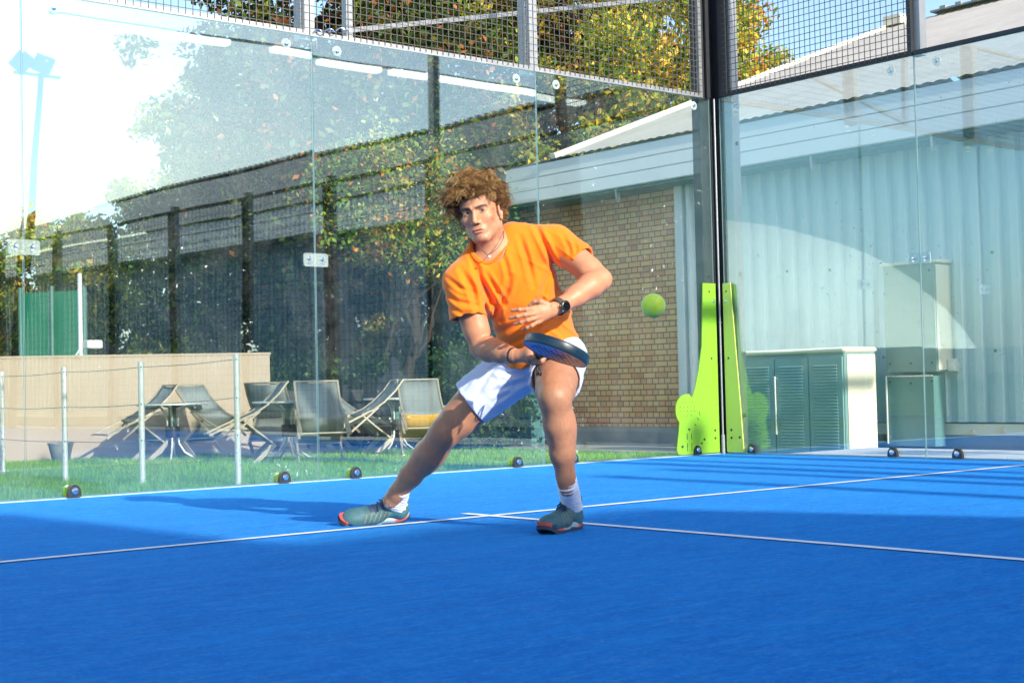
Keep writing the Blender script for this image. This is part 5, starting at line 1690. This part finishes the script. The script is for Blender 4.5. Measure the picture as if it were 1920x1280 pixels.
# ---------------------------------------------------------------- shoes
def shoe(heel, toe, up, ankle, label=None):
    """heel, toe: sole points on the ground line (world); up: sole normal"""
    X_ = nrm(toe-heel); Z_ = nrm(up-X_*(up@X_)); Y_ = np.cross(Z_, X_)
    Mx = np.stack([X_, Y_, Z_], 1); sc = np.linalg.norm(toe-heel)/.285
    P = lambda x, y, z: heel+Mx@(np.array((x, y, z*1.14))*sc)
    F = Field(*box_of([P(0, 0, 0), P(.285, 0, 0), P(.05, 0, .13), ankle], .07), .0032)
    F.ell(P(.045, 0, .048), (.047, .038, .062), Mx, .02)
    F.cone(P(.06, 0, .058), P(.165, 0, .042), .034, .036, .02)
    F.ell(P(.17, 0, .030), (.085, .047, .042), Mx, .02)
    F.ell(P(.225, 0, .030), (.062, .048, .040), Mx, .02)
    F.cone(P(.055, 0, .07), P(.048, 0, .100), .037, .038, .012)
    F.cone(P(.125, 0, .062), P(.086, 0, .122), .023, .022, .015)
    F.cut(P(0, 0, .016), -Z_, .002)
    F.cone(P(.052, 0, .095), P(.046, 0, .16), .030, .036, .004, 'sub')
    F.warp(lambda X: .0012*vnoise(X*60, 81))
    V, Fc = F.mesh(); V = smooth_np(V, Fc, 2, .5)
    L = ((V-heel)@Mx)/sc/np.array((1, 1, 1.14))
    c = np.tile((.045, .125, .145), (len(V), 1))
    heelz = (L[:, 0] < .10)[:, None]; c = np.where(heelz, (.055, .17, .20), c)
    dark = ((L[:, 0] > .075) & (L[:, 0] < .175) & (np.abs(L[:, 1]) < .021+.0*L[:, 0]) & (L[:, 2] > .055-.1*(L[:, 0]-.1)))[:, None]
    c = np.where(dark, (.02, .05, .10), c)
    toecap = ((L[:, 0] > .245) & (L[:, 2] < .035))[:, None]; c = np.where(toecap, (.02, .07, .13), c)
    pat = (np.sin(L[:, 0]*330+L[:, 2]*160) > .55) & (L[:, 0] > .09) & (L[:, 0] < .20) & (np.abs(L[:, 1]) > .024) & (L[:, 2] > .03)
    c = np.where(pat[:, None], (.16, .18, .13), c)
    mesh_ = .85+.3*((np.sin(L[:, 0]*1500)*np.sin(L[:, 1]*1500+L[:, 2]*1500)) > 0)
    c = c*mesh_[:, None]*(1+.12*vnoise(V*40, 82))[:, None]
    t = NT('shoe_upper'); a = t.n('Attribute'); a.attribute_name = 'col'
    o = soft('shoe', V, Fc, t.done(t.bsdf(a.outputs['Color'], .6, 0, t.bump(t.noise(260, t.pos(), 2), .4, .001), .4)), person, np.clip(c, 0, 1))
    # sole
    out = []
    for k in range(36):
        a_ = 2*math.pi*k/36; x = .145+.148*math.cos(a_); w = .034+.012*sm(x, .10, .24)-.004*math.exp(-((x-.11)/.03)**2)
        out.append((x, w*math.copysign(abs(math.sin(a_))**.6, math.sin(a_))))
    for (nm_, z0, z1, g, mt) in (('outsole', -.001, .009, 1.0, M.setdefault('outsole', simple('dark_outsole', (.03, .05, .075), .6, 0, .15, 10))), ('midsole', .0095, .021, .97, None)):
        mb = MB(); vs = []
        for (x, y) in out:
            tl_ = .022*sm(x, .225, .293)+.008*(1-sm(x, .0, .03)); vs.append(P(.145+(x-.145)*g, y*g, z0+tl_*(1 if nm_ == 'outsole' else 1)))
        for (x, y) in out:
            tl_ = .022*sm(x, .225, .293)+.008*(1-sm(x, .0, .03)); vs.append(P(.145+(x-.145)*(g+.01), y*(g+.02), z1+tl_))
        n = len(out); mb.add(vs, [tuple(range(n-1, -1, -1)), tuple(range(n, 2*n))]+[(k, (k+1) % n, n+(k+1) % n, n+k) for k in range(n)])
        if mt is None:
            tt = NT('midsole'); 
            tc = tt.n('VectorMath'); tc.operation = 'DOT_PRODUCT'; tt.l(tt.pos(), tc.inputs[0]); tc.inputs[1].default_value = tuple(X_/sc/.285)
            off = float(heel@(X_/sc/.285)); f_ = tt.math('SUBTRACT', tc.outputs['Value'], off)
            mt = tt.done(tt.bsdf(tt.ramp(f_, [(.02, (.30, .45, .46)), (.07, (.78, .12, .09)), (.20, (.78, .12, .09)), (.26, (.35, .48, .48)), (.62, (.32, .46, .46)), (.68, (.78, .12, .09)), (.97, (.5, .08, .06))]), .5, 0, None, .4))
        mb.build(nm_, mt, o)
    # laces
    for i in range(6):
        x = .094+i*.0145; z = .112-i*.0105
        mb = MB(); pts = []
        for k, s in enumerate(np.linspace(-1, 1, 9)):
            pts.append(P(x+.004*s*(1 if i % 2 else -1), .026*s, z-.012*abs(s)**2.2+.003))
        mb.tube(pts, .0032, 6); mb.build('lace', M.setdefault('lace', simple('navy_lace', (.015, .03, .075), .7, 0, .2, 20)), o, True)
    mb = MB(); pts = [P(.09+.026*math.sin(a_)*.6, .006*math.sin(a_*1.0)+.004, .112+.022*(1-math.cos(a_))) for a_ in np.linspace(0, 2*math.pi, 16)]
    mb.tube(pts, .0028, 6); mb.build('lace_loop', M['lace'], o, True)
    return o, P
toeL = gr(1016, 1003); heelL = gr(1086, 990)
heelL = toeL+nrm(heelL-toeL)*.308; heelL[2] = 0; toeL[2] = 0
shL_, PL = shoe(heelL, toeL, np.array((0, 0, 1.)), J['anL'])
toeR = gr(637, 985)
d_ = at(748, 972, 6.66)-toeR; heelR = toeR+nrm(d_)*.318
shR_, PR = shoe(heelR, toeR, nrm(U_*.78+B_*.55+R_*.22), J['anR'])
for (an, kn, ft, r0, r1, ht) in ((J['anL'], J['knL'], PL(.052, 0, .07), .0425, .0375, .05), (J['anR'], J['knR'], PR(.052, 0, .07), .0425, .0375, .085)):
    V, Fc = sock(an, kn, ft, r0, r1, ht); soft('sock', V, Fc, msock, person)

# ---------------------------------------------------------------- watch, wristband, necklace
w = J['wrL']; fa = nrm(J['elL']-w); wc = w+fa*.006
wf = nrm(B_*.86+U_*-.05+R_*.45); wf = nrm(wf-fa*(wf@fa)); ws = np.cross(fa, wf)
mb = MB(); n = 28; vs = []
for (off, rr) in ((-.011, .032), (-.011, .0345), (.011, .0345), (.011, .032)):
    for k in range(n):
        a_ = 2*math.pi*k/n; vs.append(wc+fa*off+(wf*math.cos(a_)+ws*math.sin(a_))*rr)
mb.add(vs, [(r*n+k, r*n+(k+1) % n, ((r+1) % 4)*n+(k+1) % n, ((r+1) % 4)*n+k) for r in range(4) for k in range(n)])
wt = mb.build('watch', simple('dark_strap', (.05, .052, .045), .6, 0, .2, 30), person, angle=40)
mb = MB(); mb.lathe([(.018, 0), (.0225, .002), (.023, .009), (.021, .0115), (.0175, .0125)], tuple(wc+wf*.031), tuple(wf), 28); mb.build('case', simple('dark_case', (.06, .062, .06), .3, .6, .1), wt, angle=40)
mb = MB(); mb.lathe([(.0172, 0), (.0172, .0008)], tuple(wc+wf*.0437), tuple(wf), 24); mb.build('dial', simple('black_dial', (.004, .004, .005), .12, 0, .1), wt)
for a_ in (-.5, .5):
    mb = MB(); mb.lathe([(.0022, 0), (.0026, .003), (.0022, .004)], tuple(wc+wf*.036+(fa*-math.cos(a_)+ws*math.sin(a_))*.0225), tuple(fa*-math.cos(a_)+ws*math.sin(a_)), 8); mb.build('button', M['grey_steel'], wt)
w = J['wrR']; fa = nrm(J['elR']-w); wc = w+fa*.012; a0 = nrm(np.cross(fa, (0, 0, 1.))); b0_ = np.cross(fa, a0)
mb = MB(); vs = []
for (off, rr) in ((-.007, .0290), (-.007, .0330), (.007, .0335), (.007, .0295)):
    for k in range(n):
        a_ = 2*math.pi*k/n; vs.append(wc+fa*off+(a0*math.cos(a_)+b0_*math.sin(a_))*rr)
mb.add(vs, [(r*n+k, r*n+(k+1) % n, ((r+1) % 4)*n+(k+1) % n, ((r+1) % 4)*n+k) for r in range(4) for k in range(n)])
mb.build('wristband', M['black'], person, angle=40)
mb = MB(); mb.tube([at(*p) for p in ((945, 432, 6.02), (944, 446, 5.975), (938, 459, 5.95), (929, 469, 5.935), (919, 476, 5.93), (914, 478, 5.93), (905, 470, 5.95), (897, 460, 5.97))], .0016, 6)
nl = mb.build('necklace', simple('dark_cord', (.10, .08, .05), .6, 0, .2), person)
mb = MB(); mb.lathe([(.001, -.006), (.0055, -.004), (.0062, 0), (.0055, .004), (.001, .006)], tuple(at(917.5, 481, 5.925)), tuple(U_), 10); mb.build('pendant', M['white_metal'], nl)

# ---------------------------------------------------------------- racket
rk = empty('padel_racket', (0, 0, 0)); tag(rk, 'dark rimmed blue padel racket held almost edge on in the player\'s hand', 'racket')
def outline(sc=1.0):
    o = []
    for k in range(48):
        a_ = 2*math.pi*k/48; x = math.cos(a_); y = math.sin(a_)
        rx = .148 if x > 0 else .150; ry = .128*(1-.10*max(0, -x)**2)
        o.append((x*rx*sc, y*ry*sc))
    return o
def RP_(x, y, z): return HEAD+Hd*x+Hw*y+Hn*z
mb = MB(); vs = []; o = outline()
prof = [(.955, -.0185), (.985, -.019), (1.0, -.013), (1.003, 0), (1.0, .013), (.985, .019), (.955, .0185)]
for (s, z) in prof: vs += [RP_(x*s, y*s, z) for x, y in o]
n = 48; mb.add(vs, [(r*n+k, r*n+(k+1) % n, ((r+1) % 7)*n+(k+1) % n, ((r+1) % 7)*n+k) for r in range(7) for k in range(n)])
mb.build('rim', simple('racket_rim', (.008, .028, .045), .35, 0, .2, 12), rk, True)
def m_face():
    t = NT('racket_face'); g = t.pos()
    tc = t.n('VectorMath'); tc.operation = 'DOT_PRODUCT'; t.l(g, tc.inputs[0]); tc.inputs[1].default_value = tuple(Hw)
    f_ = t.math('SUBTRACT', tc.outputs['Value'], float(HEAD@Hw))
    c = t.ramp(t.math('ADD', t.math('MULTIPLY', f_, 3.0), .5), [(.0, (.01, .07, .42)), (.46, (.008, .06, .36)), (.56, (.03, .03, .07)), (.74, (.16, .07, .05)), (1.0, (.22, .10, .06))])
    n = t.noise(40, g, 3)
    return t.done(t.bsdf(c, .3, 0, t.bump(n, .1, .001), .5))
mf = m_face()
for sgn, nm_ in ((-1, 'face'), (1, 'face')):
    mb = MB(); o2 = outline(.957); vs = [RP_(x, y, sgn*.0178) for x, y in o2]+[RP_(0, 0, sgn*.0182)]
    mb.add(vs, [(k, (k+1) % n, n) for k in range(n)]); fc = mb.build(nm_, mf, rk)
    mb = MB()
    for i in range(-4, 5):
        for j in range(-3, 4):
            x, y = i*.024, j*.027+(.0135 if i % 2 else 0)
            if (x/.11)**2+(y/.095)**2 < 1: mb.lathe([(.0052, 0), (.0052, .0006)], tuple(RP_(x, y, sgn*.0183)), tuple(Hn*sgn), 8)
    tag(mb.build('drill_holes', M['black'], fc), None)
# streaks of lettering worn to marks on the underside
mb = MB()
for i in range(9):
    x0 = -.03+((i*7) % 5)*.006; y0 = -.085+i*.0145
    mb.bar(RP_(x0, y0, -.0192), RP_(x0+.045, y0+.006, -.0192), .0045, .0008, tuple(Hn))
mb.build('face_graphic', simple('dark_blue_ink', (.004, .02, .14), .4, 0, .2), fc)
mb = MB()
for s in (-1, 1):
    mb.tube([RP_(-.142, s*.045, 0), RP_(-.170, s*.030, 0), RP_(-.195, s*.010, 0)], [.014, .013, .013], 8)
mb.build('bridge', M.setdefault('pale_frame', simple('pale_frame', (.45, .55, .62), .4, 0, .1)), rk, True)
mb = MB(); mb.tube([RP_(-.185, 0, 0), RP_(-.20, 0, 0), RP_(-.30, 0, 0), RP_(-.305, 0, 0)], [.0175, .0175, .0175, .019], 12); mb.build('grip', M['black'], rk, angle=50)
mb = MB(); e0 = RP_(-.305, 0, 0)
mb.tube([e0, e0-Hd*.01+np.array((0, 0, -.02)), at(1008, 693, 5.86), at(1011, 703, 5.86), at(1006, 697, 5.88), e0], .0028, 6); mb.build('wrist_cord', M['black'], rk, True)

# ---------------------------------------------------------------- ball
bc = at(1225, 573, 4.02)
tb_ = empty('tennis_ball', tuple(bc)); tag(tb_, 'fluorescent yellow green ball in mid air to the right of the player', 'ball')
mb = MB(); R0 = .0335
vs = []; nb = 32
mb.lathe([(math.sin(a)*R0, -math.cos(a)*R0) for a in np.linspace(.02, math.pi-.02, 24)], (0, 0, 0), (0, 0, 1), nb)
t = NT('felt'); g = t.pos(); nn = t.noise(420, g, 3, .8); n2 = t.noise(60, g, 2)
p_ = t.bsdf(t.mix(t.ramp(n2, [(.3, 0.0), (.7, 1.0)]), (.66, 1.0, .04), (.80, 1.0, .10)), .95, 0, t.bump(nn, .8, .002), .1)
p_.inputs['Sheen Weight'].default_value = .6
mb.build('felt', t.done(p_), tb_, True)
mb = MB(); pts = []
for a_ in np.linspace(0, 2*math.pi, 60, endpoint=False):
    v = np.array((math.cos(a_)+.42*math.cos(3*a_)*0, math.sin(a_), .62*math.sin(2*a_))); v = np.array((.8*math.cos(a_)+.25*math.cos(3*a_), .8*math.sin(a_)-.25*math.sin(3*a_), .78*math.sin(2*a_))); v /= np.linalg.norm(v); pts.append(v*(R0-.0006))
mb.tube(pts, .0012, 6, closed=True); sm_ = mb.build('seam', simple('ball_seam', (.55, .80, .35), .8, 0, .1), tb_, True)
tb_.rotation_euler = (.5, .3, .9)

# ---------------------------------------------------------------- dark figure sitting far back by the tables
def sitter():
    x, y = gp(738, 21.3); b = np.array((x, y, GZ)); sc = 1.0
    P = lambda r, f, u: b+np.array((VR[0]*r-VD[0]*f, VR[1]*r-VD[1]*f, u))
    F = Field(*box_of([P(0, 0, 0), P(0, 0, 1.4), P(.4, .6, 0), P(-.4, -.3, 1)], .15), .014)
    F.ell(P(0, 0, 1.21), (.085, .095, .12), None, .02); F.cone(P(0, 0, 1.08), P(0, 0, 1.14), .055, .05, .03)
    F.cone(P(0, .02, .62), P(0, 0, .95), .15, .155, .05); F.cone(P(-.15, 0, .98), P(.15, 0, .98), .075, .075, .05)
    for s in (-1, 1):
        F.cone(P(s*.17, 0, .97), P(s*.24, .05, .70), .055, .045, .03); F.cone(P(s*.24, .05, .70), P(s*.12, .28, .62), .043, .033, .02)
        F.ell(P(s*.10, .33, .62), (.045, .045, .025), None, .02)
        F.cone(P(s*.10, .02, .50), P(s*.13, .42, .50), .085, .065, .04); F.cone(P(s*.13, .42, .48), P(s*.13, .40, .08), .058, .042, .02)
        F.cone(P(s*.13, .38, .05), P(s*.13, .55, .04), .045, .035, .02)
    V, Fc = F.mesh(); V = smooth_np(V, Fc, 1)
    o = soft('seated_person', V, Fc, simple('dark_clothing', (.012, .018, .026), .9, 0, .3, 12), None)
    tag(o, 'dark clad person sitting in the shade behind the tipped chairs', 'person')
    r = empty('bench', (x, y, GZ)); tag(r, 'low dark bench under the seated person in the shade', 'bench')
    a = math.atan2(VR[1], VR[0]); r.rotation_euler.z = a
    mb = MB(); mb.bbox((-.6, -.12, .38), (.6, .30, .42), .01); mb.build('seat', M['teal_paint'], r)
    for s in (-1, 1):
        mb = MB(); mb.bbox((s*.5-.03, -.05, 0), (s*.5+.03, .24, .379), .005); mb.build('leg', M['black'], r)
if "gp" in globals(): sitter()
